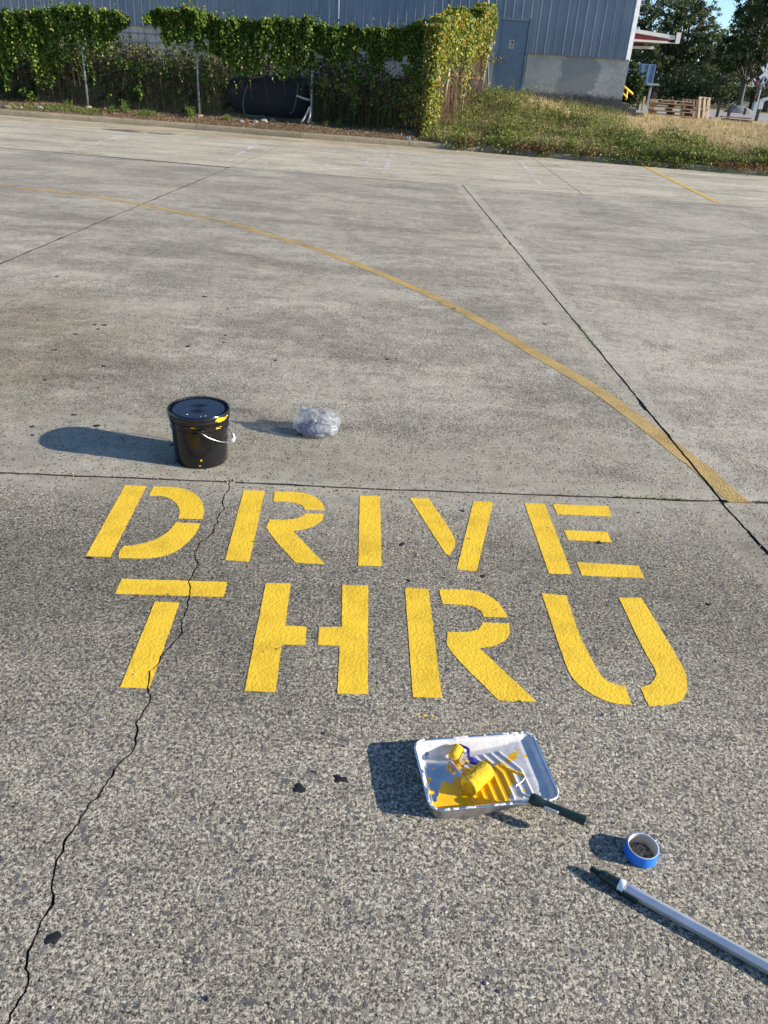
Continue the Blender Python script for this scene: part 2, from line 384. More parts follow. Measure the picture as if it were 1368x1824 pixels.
jr = [v3(1.03, 15.8), at(1085, 648), at(1283, 890)]; jr2 = [at(1283, 893), at(1368, 985), v3(1.83, -2.5)]
jf = [at(530, 248), at(410, 298), at(262, 360), at(0, 470), v3(-3.82, 3.05)]
jx = v3(5.44, 15.75)
def spall(line, w0, amp, seed):               # broken edge: extra width where bits have come away
    o = []
    for i, p in enumerate(line):
        k = max(0, mnoise.noise(Vector((p.x*3, p.y*4.3, seed)))-.05)
        o.append(w0 + amp*k*(1 + .6*mnoise.noise(Vector((p.x*40, p.y*17, seed)))))
    return o
J1 = wob_line(JL1, 11)
ci = min(range(len(J1)), key=lambda i: (J1[i]-crack[0]).length)
J1lo = offset(J1, [-q for q in spall(J1, .0065, .012, 21)]); J1up = offset(J1, spall(J1, .0065, .012, 22))
jr2w = wob_line(jr2, 31, .03, .003)
left_of_jr2 = offset(jr2w, [-q for q in spall(jr2w, .007, .02, 3)]); right_of_jr2 = offset(jr2w, spall(jr2w, .006, .02, 5))
# near slab in two pieces either side of the crack
a = [p for p in J1lo if p.x > -3.86 and p.x < crackL[0].x-.004 and p.x < crackR[0].x-.004]
slab([v3(-3.83, -1.6)] + [v3(-3.83, 3.02)] + a + crackL[:], M['near'], 0)
b = [p for p in J1lo if p.x > max(crackL[0].x, crackR[0].x)+.004 and p.x < left_of_jr2[0].x-.006]
slab(crackR[::-1] + b + left_of_jr2 + [v3(-1.3, -2.5)], M['near'], .0)
# slab beyond the near joint
jrw = wob_line(jr, 41, .04, .003); jfw = wob_line(jf, 51, .1, .003)
jl = offset(jrw, [-q for q in spall(jrw, .006, .032, 9)]); jrr = offset(jrw, spall(jrw, .005, .012, 2))
up = [p for p in J1up if -3.82 < p.x < jl[-1].x-.006]
jf_r = offset(jfw, spall(jfw, .009, .03, 23)); jf_l = offset(jfw, [-q for q in spall(jfw, .009, .03, 24)])
J2 = wob_line([at(410, 298), at(822, 330)], 61, .2, .003)
k2 = min(range(len(jfw)), key=lambda i: (jfw[i]-at(410, 298)).length)
slab(jf_r[k2+1:] + up + jl[::-1] + offset(J2, -G*1.4)[::-1][1:], M['mid'], 0)
# right of the long joint
slab(jrr[1:] + [at(1289, 891.5), v3(5.43, 3.80)] + [v3(5.44, 15.72)] + [v3(1.05, 15.775)], M['right'], .003)
slab([v3(5.452, 3.80), v3(11, 4.1), v3(11, 15.9), v3(5.452, 15.74)], M['right'], 0)
slab(right_of_jr2[1:] + [v3(5.43, -2.5), v3(5.43, 3.786)] + [at(1290, 895)], M['near'], .0)
slab([v3(5.442, -2.5), v3(11, -2.5), v3(11, 4.085), v3(5.445, 3.786)], M['near'])
# left of the left joint, then the two rows by the kerb
l3 = at(256, 241)
slab([v3(-3.84, 3.04), v3(-9, 2.74), v3(-9, 16.5)] + [p for p in jf_l[k2+1:]], M['mid'], 0)
jfx = lambda y: -3.42+.27*(y-15.92)/7.58
slab([v3(-9, 16.515), v3(-9, 21.2)] + [v3(jfx(20.9)-.0045, 20.9)] + [v3(-3.427, 15.94)], M['far'], 0)
slab([v3(-9, 21.212), v3(-9, 24.55), v3(jfx(24)-.0045, 24.0), v3(jfx(20.912)-.0045, 20.912)], M['far'], 0)
slab([v3(-3.413, 15.935), v3(jfx(18.95)+.0045, 18.95), v3(3.3, 19.1), v3(3.3, 15.80), v3(1.03, 15.8)], M['far'], 0)
slab([v3(jfx(18.963)+.0045, 18.963), v3(jfx(24)+.0045, 24.0), v3(3.3, 23.9), v3(3.3, 19.113)], M['far'], .0)
slab([v3(3.312, 15.80), v3(3.312, 23.9), v3(11, 23.0), v3(11, 15.915), v3(5.44, 15.755)], M['far'], .0)
for (x0, x1, y0, y1) in ((-18, -9.012, 3, 15.5), (-18, -9.012, 15.512, 24.6), (-34, -18.012, -14, 24.6), (11.012, 20, -2.5, 11), (11.012, 20, 11.012, 23), (20.012, 34, -14, 22.5)):
    slab([v3(x0, y0), v3(x1, y0), v3(x1, y1), v3(x0, y1)], M['far'])
slab([v3(-18, -14), v3(-3.845, -14), v3(-3.845, 3.02), v3(-9, 2.70), v3(-18, 2.98)], M['near'])
slab([v3(-3.83, -14), v3(20, -14), v3(20, -2.515), v3(-1.3, -2.515), v3(-1.3, -1.62), v3(-3.83, -1.62)], M['near'])

# kerb, cast in segments
kerb = empty('kerb', (0, 0, 0)); tag(kerb, kind='structure')
def kerb_piece(x0, x1):
    n = max(2, int((x1-x0)/.12)); V = []; F = []
    for i in range(n+1):
        x = x0+(x1-x0)*i/n; y = float(kerb_y(x)); w = .006*mnoise.noise(Vector((x*2, 0, 3)))
        pr = [(-.0, -.05), (.004, .02), (.012+w, .085), (.03+w, .125), (.06, .142+w), (.17, .148+w), (.185, .13), (.19, -.05)]
        V += [(x, y+a-.0, b) for a, b in pr]
    k = 8
    for i in range(n):
        for j in range(k-1): F.append((i*k+j, (i+1)*k+j, (i+1)*k+j+1, i*k+j+1))
    F.append(tuple(range(k))); F.append(tuple(n*k+j for j in range(k-1, -1, -1)))
    m = MB(); m.add(V, F); return m.build('kerb_segment', M['kerb'], kerb, smooth=True, sharp=50)
kx = [-34, -26, -18, -12.2, -9.2, -6.1, -3.12, -.05, 3.0, 6.05, 9.1, 14, 22, 34]
for a, b in zip(kx, kx[1:]): kerb_piece(a+.006, b-.006)

# ------------------------------------------------------------------ painted markings
M['yellow'] = worn_paint('fresh yellow marking paint', (.73, .475, .028), .315, .37, rough=.6, fine=190, bd=.0015)
M['oldyellow'] = worn_paint('faded yellow line paint', (.41, .285, .105), .42, .56, rough=.85, sc=1.6)
M['oldyellow2'] = worn_paint('yellow bay line paint', (.60, .39, .06), .36, .46, rough=.8)
M['ghost'] = worn_paint('almost worn away white paint', (.62, .61, .58), .52, .70, rough=.9, sc=1.2, fine=40)
M['gum'] = plain('old black gum', (.012, .013, .016), .75, var=.3, sc=90, spec=.3, bump=.001)
M['oil'] = worn_paint('oil stain', (.13, .125, .115), .50, .66, rough=.7, sc=2.5, fine=14)

def smooth_ring(pts, step=.006, amp=.0011, seed=0, ang=34):
    n = len(pts); out = []; r = random.Random(seed)
    def corner(i):
        a = (pts[i]-pts[i-1]).normalized(); b = (pts[(i+1) % n]-pts[i]).normalized()
        return a.dot(b) < math.cos(R_(ang))
    tg = []
    for i in range(n):
        tg.append(None if corner(i) else (pts[(i+1) % n]-pts[i-1])*.5)
    for i in range(n):
        a, b = pts[i], pts[(i+1) % n]; L = (b-a).length; k = max(1, int(L/step))
        ta = tg[i].normalized()*L if tg[i] is not None else None; tb = tg[(i+1) % n].normalized()*L if tg[(i+1) % n] is not None else None
        ta = ta if ta is not None else (b-a); tb = tb if tb is not None else (b-a)
        for j in range(k):
            t = j/k; h = (2*t**3-3*t*t+1)*a + (t**3-2*t*t+t)*ta + (-2*t**3+3*t*t)*b + (t**3-t*t)*tb
            d = (b-a).normalized(); q = amp*(mnoise.noise(Vector((h.x*60, h.y*60, seed)))*1.6 + r.uniform(-.5, .5))
            out.append(h + Vector((-d.y, d.x, 0))*q)
    return out
def cross2(a, b): return a.x*b.y-a.y*b.x
def clip_line(ring, line):
    """cut a ring with a polyline that runs right through it; returns the two rings and leaves no shared edge"""
    hits = []
    n = len(ring)
    for li in range(len(line)-1):
        p, q = line[li], line[li+1]
        for i in range(n):
            a, b = ring[i], ring[(i+1) % n]; den = cross2(q-p, b-a)
            if abs(den) < 1e-12: continue
            t = cross2(a-p, b-a)/den; u = cross2(a-p, q-p)/den
            if 0 <= t < 1 and 0 <= u < 1: hits.append((li+t, i+u, p+(q-p)*t))
    hits.sort(key=lambda h: h[0])
    if len(hits) < 2: return None
    h0, h1 = hits[0], hits[-1]
    inner = [h0[2]] + line[int(h0[0])+1:int(h1[0])+1] + [h1[2]]
    i0, i1 = int(h0[1]), int(h1[1])
    def walk(i, j):
        o = []; k = (i+1) % n
        while True:
            o.append(ring[k])
            if k == j: break
            k = (k+1) % n
        return o
    A = inner + (walk(i1, i0) if i1 != i0 else [])
    B = inner[::-1] + walk(i0, i1)
    return A, B
def zoomA(pts): return [at(140+x*.39474, 840+y*.39474) for x, y in pts]
def zoomB(pts): return [at(660+x*.43860, 860+y*.43860) for x, y in pts]
PT = .0009
seedc = [0]
def stroke(pts, parent, cut=False):
    seedc[0] += 1; ring = smooth_ring(pts, seed=seedc[0])
    if cut:
        ra = clip_line(ring, crackL); rb = clip_line(ring, crackR)
        side = lambda rg: min(sum((p-crack[i]).length for p in rg)/len(rg) for i in range(len(crack)))
        def pick(pair, want):                 # want = +1: the piece on the +x side
            ca = [sum(p.x for p in rg)/len(rg) for rg in pair]
            return pair[0] if (ca[0] > ca[1]) == (want > 0) else pair[1]
        rings = [pick(ra, -1), pick(rb, 1)]
    else: rings = [ring]
    for rg in rings:
        m = MB(); m.prism([(p.x, p.y) for p in rg], .0006, .0006+PT, False)
        m.build('paint_stroke', M['yellow'], parent)
GL = 'stencilled yellow letters on the concrete'
def letter(label, strokes, z):
    allp = [p for s, _ in strokes for p in s]
    o = empty('painted_letter', (0, 0, 0)); tag(o, label, 'painted letter', GL)
    for s, cut in strokes: stroke(s, o, cut)
    return o
P = lambda pts: [at(*p) for p in pts]
letter('yellow stencilled letter D, first of the upper painted word', [
    (P([(222.9, 864.5), (260.4, 866.4), (196.4, 992.7), (152.6, 991)]), 0),
    (zoomA([(337, 68), (440, 72), (500, 88), (545, 120), (565, 165), (560, 215), (450, 213), (456, 180), (440, 145), (408, 121), (375, 112), (317, 110)]), 0),
    (zoomA([(440, 230), (548, 235), (537, 265), (500, 310), (445, 355), (380, 382), (300, 392), (182, 392), (183, 365), (203, 337), (250, 333), (310, 320), (360, 300), (405, 270)]), 0)], 0)
letter('yellow stencilled letter R in the upper painted word, nearest the black bucket', [
    (P([(434, 874), (471.5, 874.7), (443.9, 1001), (401.3, 998)]), 0),
    (zoomA([(883, 92), (990, 94), (1055, 110), (1095, 138), (1110, 175), (1022, 173), (1010, 155), (985, 145), (950, 138), (879, 136)]), 0),
    (zoomA([(862, 218), (940, 218), (988, 210), (1012, 200), (1025, 190), (1107, 192), (1096, 222), (1055, 248), (1005, 263), (965, 268), (1112, 420), (978, 412), (850, 258)]), 0)], 0)
letter('yellow stencilled letter I, the single straight bar of the upper word', [
    (P([(641, 883.4), (676.7, 884), (679.7, 1009), (638, 1007.7)]), 0)], 0)
letter('yellow stencilled letter V of the upper painted word', [
    (zoomB([(160, 63), (237, 65), (343, 235), (320, 298), (305, 288)]), 0),
    (zoomB([(418, 75), (498, 80), (430, 360), (350, 353)]), 0)], 0)
letter('yellow stencilled letter E with three bars at the end of the upper word', [
    (P([(934, 896.4), (970.5, 898), (1018.8, 1023), (978, 1022)]), 0),
    (zoomB([(740, 87), (965, 96), (978, 138), (758, 128)]), 0), (zoomB([(785, 193), (962, 200), (978, 243), (803, 233)]), 0),
    (zoomB([(838, 323), (1090, 338), (1112, 388), (858, 377)]), 0)], 0)
letter('yellow stencilled letter T split by the long crack in the concrete', [
    (P([(217, 1031.4), (404.5, 1037), (398.5, 1063.8), (204.3, 1057.9)]), 1),
    (P([(276, 1072), (319.6, 1073.7), (266, 1226.8), (213.8, 1224.8)]), 1)], 0)
letter('yellow stencilled letter H in two halves in the lower word', [
    (zoomA([(845, 504), (957, 506), (932, 697), (1028, 700), (1024, 783), (916, 782), (888, 997), (750, 990)]), 0),
    (zoomA([(1190, 513), (1307, 515), (1305, 1005), (1168, 1003), (1178, 788), (1080, 782), (1085, 703), (1187, 702)]), 0)], 0)
letter('yellow stencilled letter R in the lower painted word, above the paint tray', [
    (zoomB([(140, 427), (235, 432), (290, 875), (172, 870)]), 0),
    (zoomB([(278, 433), (410, 437), (470, 455), (520, 490), (558, 548), (460, 545), (445, 520), (420, 505), (380, 497), (293, 492)]), 0),
    (zoomB([(312, 608), (400, 605), (440, 595), (455, 568), (562, 572), (564, 610), (545, 640), (500, 662), (442, 672), (675, 890), (520, 885), (318, 672)]), 0)], 0)
letter('yellow stencilled letter U with two curved halves ending the lower word', [
    (zoomB([(695, 450), (795, 458), (850, 620), (915, 750), (942, 790), (980, 815), (1035, 828), (1060, 902), (985, 895), (910, 865), (850, 825), (815, 785), (790, 730)]), 0),
    (zoomB([(1008, 467), (1100, 468), (1240, 700), (1280, 780), (1283, 850), (1265, 880), (1230, 897), (1130, 908), (1095, 832), (1130, 820), (1152, 800), (1160, 770), (1110, 680)]), 0)], 0)
m = MB()
for (px, py, r) in [(757, 1275, .008), (745, 1274, .005), (771, 1276, .005)]:
    p = at(px, py); m.prism([(p.x+r*(1+.4*mnoise.noise(Vector((k, px, 0))))*math.cos(k*.7), p.y+r*.6*math.sin(k*.7)) for k in range(9)], .0006, .0014, False)
tag(m.build('paint_drips', M['yellow']), 'small yellow paint drips on concrete between the letter R and the tray', 'paint drips')

# long curved line, cut where it crosses the open joint
cpx = [(-120, 326), (0, 332), (66, 337.6), (143, 346.3), (205, 356.5), (256, 365), (307, 375.5), (358, 387), (420, 400), (460, 413), (512, 428), (563, 443.5), (614, 462.5), (665, 482), (702, 498), (750, 518), (797, 541), (847, 567), (900, 597), (960, 634), (1030, 682), (1054, 688), (1112, 730), (1155, 762), (1182, 783), (1220, 813.5), (1249, 834), (1287, 872), (1319, 897)]
cpx = [p for p in cpx if p not in ((1030, 682),)]
cl = [at(*p) for p in cpx]
def catmull(p, n=10):
    o = []
    for i in range(len(p)-1):
        a = p[max(i-1, 0)]; b = p[i]; c = p[i+1]; d = p[min(i+2, len(p)-1)]
        for k in range(n):
            t = k/n; o.append(.5*((2*b) + (c-a)*t + (2*a-5*b+4*c-d)*t*t + (3*b-a-3*c+d)*t**3))
    return o+[p[-1]]
cl = catmull(cl, 8)
for _ in range(10): cl = [cl[0]] + [(cl[i-1]+cl[i]*2+cl[i+1])/4 for i in range(1, len(cl)-1)] + [cl[-1]]
def edge_noise(line, s): return [.057 + .004*mnoise.noise(Vector((p.x*14, p.y*14, s))) for p in line]
la = offset(cl, edge_noise(cl, 1)); lb = offset(cl, [-q for q in edge_noise(cl, 5)])
la[-1] = at(1345.7, 896.5); lb[-1] = at(1295, 896)
ring = la + lb[::-1]
cvl = empty('curved_line', (0, 0, 0)); tag(cvl, 'long faded mustard line curving across the concrete to the joint', 'painted line')
JA = jl; JB = jrr                             # edges of the open joint
ra = clip_line(ring, JA); rb = clip_line(ring, JB)
far_ = lambda pair, w: sorted(pair, key=lambda rg: sum(p.x for p in rg)/len(rg))[w]
for rg, z in ((far_(ra, 0), 0), (far_(rb, 1), .003)):
    m = MB(); m.prism([(p.x, p.y) for p in rg], .0005+z, .0016+z, False); m.build('line_piece', M['oldyellow'], cvl)
def strip(name, label, a, b, w, mat, catg, group=None):
    n = 40; line = [a.lerp(b, i/n) for i in range(n+1)]
    l = offset(line, [w/2 + .006*mnoise.noise(Vector((p.x*9, p.y*9, 1))) for p in line]); r = offset(line, [-w/2 + .006*mnoise.noise(Vector((p.x*9, p.y*9, 8))) for p in line])
    m = MB(); m.prism([(p.x, p.y) for p in l+r[::-1]], .0035, .0046, False)
    return tag(m.build(name, mat), label, catg, group)
strip('bay_line', 'short straight bright yellow bay line running out from the green weeds', at(1145, 295), at(1278, 361), .105, M['oldyellow2'], 'painted line')
GW = 'ghost lines of old white parking bays'
strip('worn_line', 'worn white bay line, leftmost, below the oil stain by the kerb', at(256, 234), at(113, 268), .11, M['ghost'], 'painted line', GW)
strip('worn_line', 'worn white bay line just left of the kerb joint', at(473, 250), at(386, 294), .11, M['ghost'], 'painted line', GW)
strip('worn_line', 'worn white bay line right of the kerb joint, left one of a close pair', at(660, 267), at(650, 298), .10, M['ghost'], 'painted line', GW)
strip('worn_line', 'worn white bay line right of the kerb joint, right one of a close pair', at(698, 264), at(686, 303), .10, M['ghost'], 'painted line', GW)
strip('worn_line', 'worn white bay line, rightmost, left of the yellow bay line', at(920, 281), at(964, 333), .11, M['ghost'], 'painted line', GW)
def blob(c, rx, ry, z0, z1, seed, n=18, ang=0.0, k=.35):
    o = []
    for i in range(n):
        a = 2*math.pi*i/n; q = 1 + k*mnoise.noise(Vector((math.cos(a)*1.4, math.sin(a)*1.4, seed*3.7)))*1.6
        x, y = rx*q*math.cos(a), ry*q*math.sin(a)
        o.append((c.x + x*math.cos(ang)-y*math.sin(ang), c.y + x*math.sin(ang)+y*math.cos(ang)))
    return o
for lab, q, rx, ry in (('dark oil stain on pale concrete by the left kerb', (222, 233), .55, .35), ('small dark oil stain right of the larger one by the kerb', (287, 238.5), .38, .22)):
    m = MB(); m.prism(blob(at(*q), rx, ry, 0, 0, q[0], 30), .0040, .0048, False); tag(m.build('oil_stain', M['oil']), lab, 'oil stain', 'oil stains by the kerb')

# flattened black gum and tar
GG = 'black gum spots trodden into the concrete'
def gum(px, py, rx, ry, seed, label, ang=0.0):
    c = at(px, py); m = MB(); ring = blob(c, rx, ry, 0, 0, seed, 20, ang, .55); n = len(ring)
    V = [(x, y, .0004) for x, y in ring] + [(c.x+(x-c.x)*.86, c.y+(y-c.y)*.86, .0016) for x, y in ring] + [(c.x, c.y, .0019)]
    F = [(i, (i+1) % n, n+(i+1) % n, n+i) for i in range(n)] + [(n+i, n+(i+1) % n, 2*n) for i in range(n)]
    m.add(V, F); return tag(m.build('gum_spot', M['gum'], smooth=True), label, 'gum spot', GG)
gum(607, 1387, .019, .016, 2, 'black teardrop gum spot left of the paint tray')
gum(532, 1405, .020, .013, 5, 'ragged black gum spot beside the teardrop one, left of the tray', .2)
gum(95, 1673, .017, .014, 9, 'large black gum spot beside the crack at lower left', .4)
gum(860, 1027, .011, .010, 11, 'round black gum spot under the letter V')
gum(824, 910, .012, .009, 12, 'black gum spot inside the letter V')
gum(1262, 1077, .010, .009, 14, 'black gum spot right of the letter U')
gum(1240, 803, .024, .017, 15, 'black gum spot just right of the curved line near the joint')
gum(808, 550, .026, .024, 16, 'black gum spot touching the curved line midway')
gum(160, 994, .020, .006, 19, 'black smear at the foot of the letter D')
def gum_label(x, y, i):
    special = {(970, 577): 'small black gum spot between the curved line and the long open joint, lower one', (912, 482): 'small black gum spot left of the long open joint, nearest to it',
        (728, 1034): 'tiny black gum spot between the letters I and V, below them', (1067, 967): 'tiny black gum spot beside the middle bar of the letter E', (716, 970): 'tiny black gum spot right of the foot of the letter I',
        (309, 792): 'small gum spot lying in the shadow beside the bucket, left one of a pair', (322, 791): 'small gum spot lying in the shadow beside the bucket, right one of a pair',
        (57, 760): 'small gum spot left of the tip of the bucket shadow, upper one', (58, 775): 'small gum spot left of the tip of the bucket shadow, lower one', (172, 759): 'small gum spot just above the bucket shadow',
        (690, 640): 'small gum spot alone on the slab beyond the white bag', (948, 328): 'tiny gum spot by the far cross joint near a worn white line'}
    return special.get((x, y), 'small flattened black gum spot on the open concrete')
small = [(102, 492), (76, 547), (364, 528), (406, 550), (168, 578), (175, 586), (186, 579), (135, 595), (402, 597), (399, 610), (98, 623), (491, 642), (185, 652), (57, 760), (58, 775), (172, 759), (130, 739), (334, 617), (80, 677), (690, 640), (1198, 422), (1086, 478), (1111, 523), (1159, 599), (1052, 455), (1306, 494), (970, 577), (912, 482), (900, 510), (831, 511), (948, 328), (728, 1034), (1300, 632), (1067, 967), (1350, 447), (716, 970), (1180, 744), (309, 792), (322, 791)]
for i, (x, y) in enumerate(small):
    s = random.Random(i).uniform(.7, 1.3)*(.014 + .006*min(1, max(0, (900-y)/500)))
    gum(x, y, s, s*.8, 30+i, gum_label(x, y, i), i)

# ------------------------------------------------------------------ materials of the small things
M['bucket'] = plain('glossy black plastic', (.0075, .0075, .0085), .16, var=.5, sc=14, spec=.5, bump=.0004)
M['lid'] = plain('black plastic lid', (.006, .0065, .009), .17, var=.3, sc=25, spec=.55)
M['wire'] = plain('zinc wire', (.62, .60, .56), .32, metal=1.0, var=.2, sc=60)
M['wetyellow'] = plain('wet yellow paint', (.80, .46, .012), .16, var=.10, sc=40, spec=.5, bump=.0012)
M['nap'] = plain('paint soaked foam', (.80, .47, .012), .55, var=.14, sc=160, bump=.004, spec=.35)
M['white'] = plain('white plastic', (.72, .72, .70), .45, var=.08, sc=30)
M['green'] = plain('dark green plastic', (.006, .020, .016), .38, var=.5, sc=70, spec=.5, bump=.001)
M['blueplastic'] = plain('blue plastic', (.018, .03, .26), .35, var=.2, sc=40)
M['bluetape'] = plain('blue masking tape', (.012, .17, .62), .62, var=.10, sc=120, bump=.0004)
M['core'] = plain('pale cardboard core', (.50, .47, .41), .7, var=.15, sc=90)
M['alu'] = plain('satin aluminium', (.76, .77, .78), .34, metal=.85, var=.06, sc=10)
M['clear'] = plain('milky clear plastic collar', (.72, .76, .78), .2, var=.1, sc=60)
M['sticker'] = plain('scuffed pale sticker', (.50, .47, .49), .5, var=.35, sc=140)
M['black'] = plain('black void', (.004, .004, .004), .8)
M['bluecloth'] = plain('navy blue cloth', (.008, .022, .10), .8, var=.4, sc=50)

# tray metal with dried paint
t = NT('scuffed bright tin'); n1 = t.noise(22, 4, .6); n2 = t.noise(160, 3, .6)
M['tin'] = t.set(col=t.ramp(n1, [(.3, (.55, .56, .58)), (.7, (.83, .84, .86))]), metal=1.0, rough=t.ramp(n2, [(.3, .12), (.7, .26)]), normal=t.bump(t.noise(9, 3), .012, .25))
M['dulltin'] = plain('dull stained tin', (.36, .35, .34), .42, metal=.8, var=.35, sc=35)
t = NT('dried white paint'); n1 = t.noise(30, 5, .65); n2 = t.noise(75, 5, .72)
cw_ = t.mix(t.step(n2, .60, .66), t.ramp(n1, [(.3, (.44, .46, .49)), (.55, (.60, .60, .585)), (.75, (.66, .63, .55))]), (.28, .33, .43))
M['dried'] = t.set(col=cw_, rough=.42, spec=.45, normal=t.bump(t.noise(60, 5, .7), .0015, .5))

# ------------------------------------------------------------------ bucket
BX, BY = -.95, 3.52
bk = empty('bucket', (BX, BY, 0)); tag(bk, 'glossy black plastic pail with a ringed lid and wire handle', 'bucket')
m = MB(); m.lathe([(0, .004), (.118, .004), (.122, 0), (.127, .001), (.130, .006), (.1325, .06), (.1362, .14), (.1385, .186), (.1435, .188), (.1445, .192), (.1445, .198), (.1405, .201), (.1402, .215), (.1410, .222), (.1465, .224), (.1475, .228), (.1475, .233), (.1430, .236), (.1432, .262)], 96)
m.build('pail', M['bucket'], bk, smooth=True, sharp=38)
m = MB(); m.lathe([(.1452, .240), (.1490, .238), (.1508, .242), (.1508, .251), (.1498, .254), (.1515, .257), (.1520, .268), (.1512, .274), (.1490, .2778), (.1460, .2782), (.1440, .2765), (.1418, .2680), (.1290, .2670), (.1275, .2705), (.1250, .2722), (.0560, .2722),
    (.0545, .2738), (.0525, .2722), (.0450, .2722), (.0435, .2738), (.0415, .2722), (.0350, .2722), (.0335, .2738), (.0315, .2722), (.0255, .2722), (.0240, .2738), (.0220, .2722), (.0140, .2722), (.0125, .2738), (.0105, .2722), (0, .2722)], 96)
ld = m.build('lid', M['lid'], bk, smooth=True, sharp=30)
m = MB()
for k in range(40):
    a = 2*math.pi*k/40; m.box((.1353*math.cos(a), .1353*math.sin(a), .2705), (.013, .0022, .006), Matrix.Rotation(a, 3, 'Z'))
m.build('lid_rib', M['lid'], ld)
cdir = math.atan2(-BY, -BX) + R_(2)
for s in (0, math.pi):
    a = cdir+s; m = MB()
    Mx = Matrix.Rotation(a, 3, 'Z') @ Matrix.Rotation(R_(90), 3, 'Y')
    m.lathe([(0, -.004), (.015, -.004), (.015, .006), (.012, .009), (.005, .010), (.004, .006), (0, .006)], 20, (.1445*math.cos(a), .1445*math.sin(a), .207), Mx)
    m.box((.1425*math.cos(a), .1425*math.sin(a), .207), (.006, .036, .022), Matrix.Rotation(a, 3, 'Z'))
    m.build('handle_ear', M['bucket'], bk, smooth=True, sharp=35)
pts = []
for k in range(41):
    s = k/40; a = cdir + s*math.pi; r = .1525 + .012*math.sin(math.pi*s)**.7; z = .207 - .098*math.sin(math.pi*s)**.85
    pts.append((r*math.cos(a), r*math.sin(a), z))
m = MB(); m.tube(pts, .0023, 8); hd = m.build('wire_handle', M['wire'], bk, smooth=True)
m = MB(); m.tube(pts[15:23], .0085, 12); m.build('grip', M['white'], hd, smooth=True, sharp=50)
def smear(a0, a1, z0, z1, r, seed, thr, mat):
    m = MB(); na, nz = 40, 20; V = []; F = []
    for i in range(na+1):
        for j in range(nz+1):
            a = a0+(a1-a0)*i/na; z = z0+(z1-z0)*j/nz; rr = r(z); V.append((rr*math.cos(a), rr*math.sin(a), z))
    for i in range(na):
        for j in range(nz):
            u, v = i/na-.5, j/nz-.5
            if mnoise.noise(Vector((u*4+seed, v*3+u*2, seed)))*.5 + mnoise.noise(Vector((u*14, v*9, seed)))*.25 + thr - 2.2*(u*u+v*v) > 0:
                q = i*(nz+1)+j; F.append((q, q+nz+1, q+nz+2, q+1))
    m.add(V, F); return m.build('paint_smear', mat, bk, smooth=True)
smear(R_(-55), R_(-8), .2395, .274, lambda z: .1518+(.0008 if .255 < z < .272 else 0), 3, .20, M['wetyellow'])
smear(R_(-52), R_(-20), .203, .221, lambda z: .1412, 7, .06, M['wetyellow'])
smear(cdir-.10, cdir-.02, .045, .056, lambda z: .1325+(z-.06)*.045+.0012, 5, .45, M['wetyellow'])
smear(cdir-.16, cdir-.06, .018, .024, lambda z: .1312+(z-.03)*.045+.0012, 9, .45, M['wetyellow'])
smear(cdir-.40, cdir-.12, .228, .2325, lambda z: .1484, 12, .18, M['wetyellow'])
for (rx, ry, s) in ((-.035, -.085, .0045), (.055, -.088, .004), (.035, -.098, .003)):
    m = MB(); m.prism(blob(Vector((rx, ry, 0)), s, s*.7, 0, 0, s*900, 9), .2724, .2732); m.build('paint_drip', M['white'], bk)

# ------------------------------------------------------------------ crumpled carrier bag
t = NT('thin white carrier bag film'); n1 = t.noise(9, 5, .65); n2 = t.noise(28, 4, .6, dist=1.5)
t.set(col=t.ramp(n1, [(.3, (.30, .32, .345)), (.7, (.52, .53, .54))]), rough=.25, spec=.5, normal=t.bump(n2, .006, .4))
tl = t.n('BsdfTranslucent', i={'Color': (.50, .53, .57, 1)}); tp = t.n('BsdfTransparent', i={'Color': (.93, .95, .98, 1)})
m1 = t.n('MixShader', i={0: .35, 1: t.b.outputs[0], 2: tl.outputs[0]}); m2 = t.n('MixShader', i={0: .50, 1: m1.outputs[0], 2: tp.outputs[0]})
t.t.links.new(m2.outputs[0], t.out.inputs[0]); M['bag'] = t.m
bc = Vector((-.405, 3.93, 0))
bm = bmesh.new(); bmesh.ops.create_icosphere(bm, subdivisions=6, radius=1.0)
for v in bm.verts:
    d = v.co.normalized()
    p3 = Vector((d.x, d.y*1.15, d.z*1.3))
    w = mnoise.noise(p3*1.3+Vector((3, 1, 9))); w2 = mnoise.noise(p3*1.2+Vector((13, 4, 2)))
    r1_ = 1-abs(mnoise.noise(p3*1.5+Vector((7+w*.9, 2-w2*.9, 1))))*2.4
    r2_ = 1-abs(mnoise.noise(Vector((p3.x*4.2+w2*1.2, p3.y*2.2+w, p3.z*2.0))+Vector((1, 5, 3))))*2.2
    r3_ = 1-abs(mnoise.noise(Vector((p3.x*3.0, p3.y*6.5+w2, p3.z*4.0+w))+Vector((4, 8, 1))))*2.2
    s = 1 + .17*w + .085*r1_ + .040*r2_ + .008*r3_
    x, y, z = d.x*s*.120, d.y*s*.092, (d.z*s*.078+.060)
    k = max(0, 1-((d.x+.62)**2 + (d.y-.1)**2 + (d.z-.75)**2)/.10); z += .034*k*k; x -= .015*k
    g_ = max(0, 1-((d.x-.05)**2 + (d.y+.1)**2)/.10)*(d.z > 0); z -= .022*g_
    z = max(z, .003 + .004*max(0, r2_)*(1-abs(d.z)))
    v.co = (x, y, z)
me = bpy.data.meshes.new('plastic_bag'); bm.to_mesh(me); bm.free(); me.materials.append(M['bag'])
bag = bpy.data.objects.new('plastic_bag', me); C.objects.link(bag); bag.location = bc
me.polygons.foreach_set('use_smooth', [True]*len(me.polygons))
tag(bag, 'crumpled translucent white carrier bag lying right of the bucket', 'plastic bag')
m = MB(); m.lathe([(0, 0), (.052, .001), (.060, .012), (.058, .040), (.045, .060), (.020, .066), (0, .066)], 24)
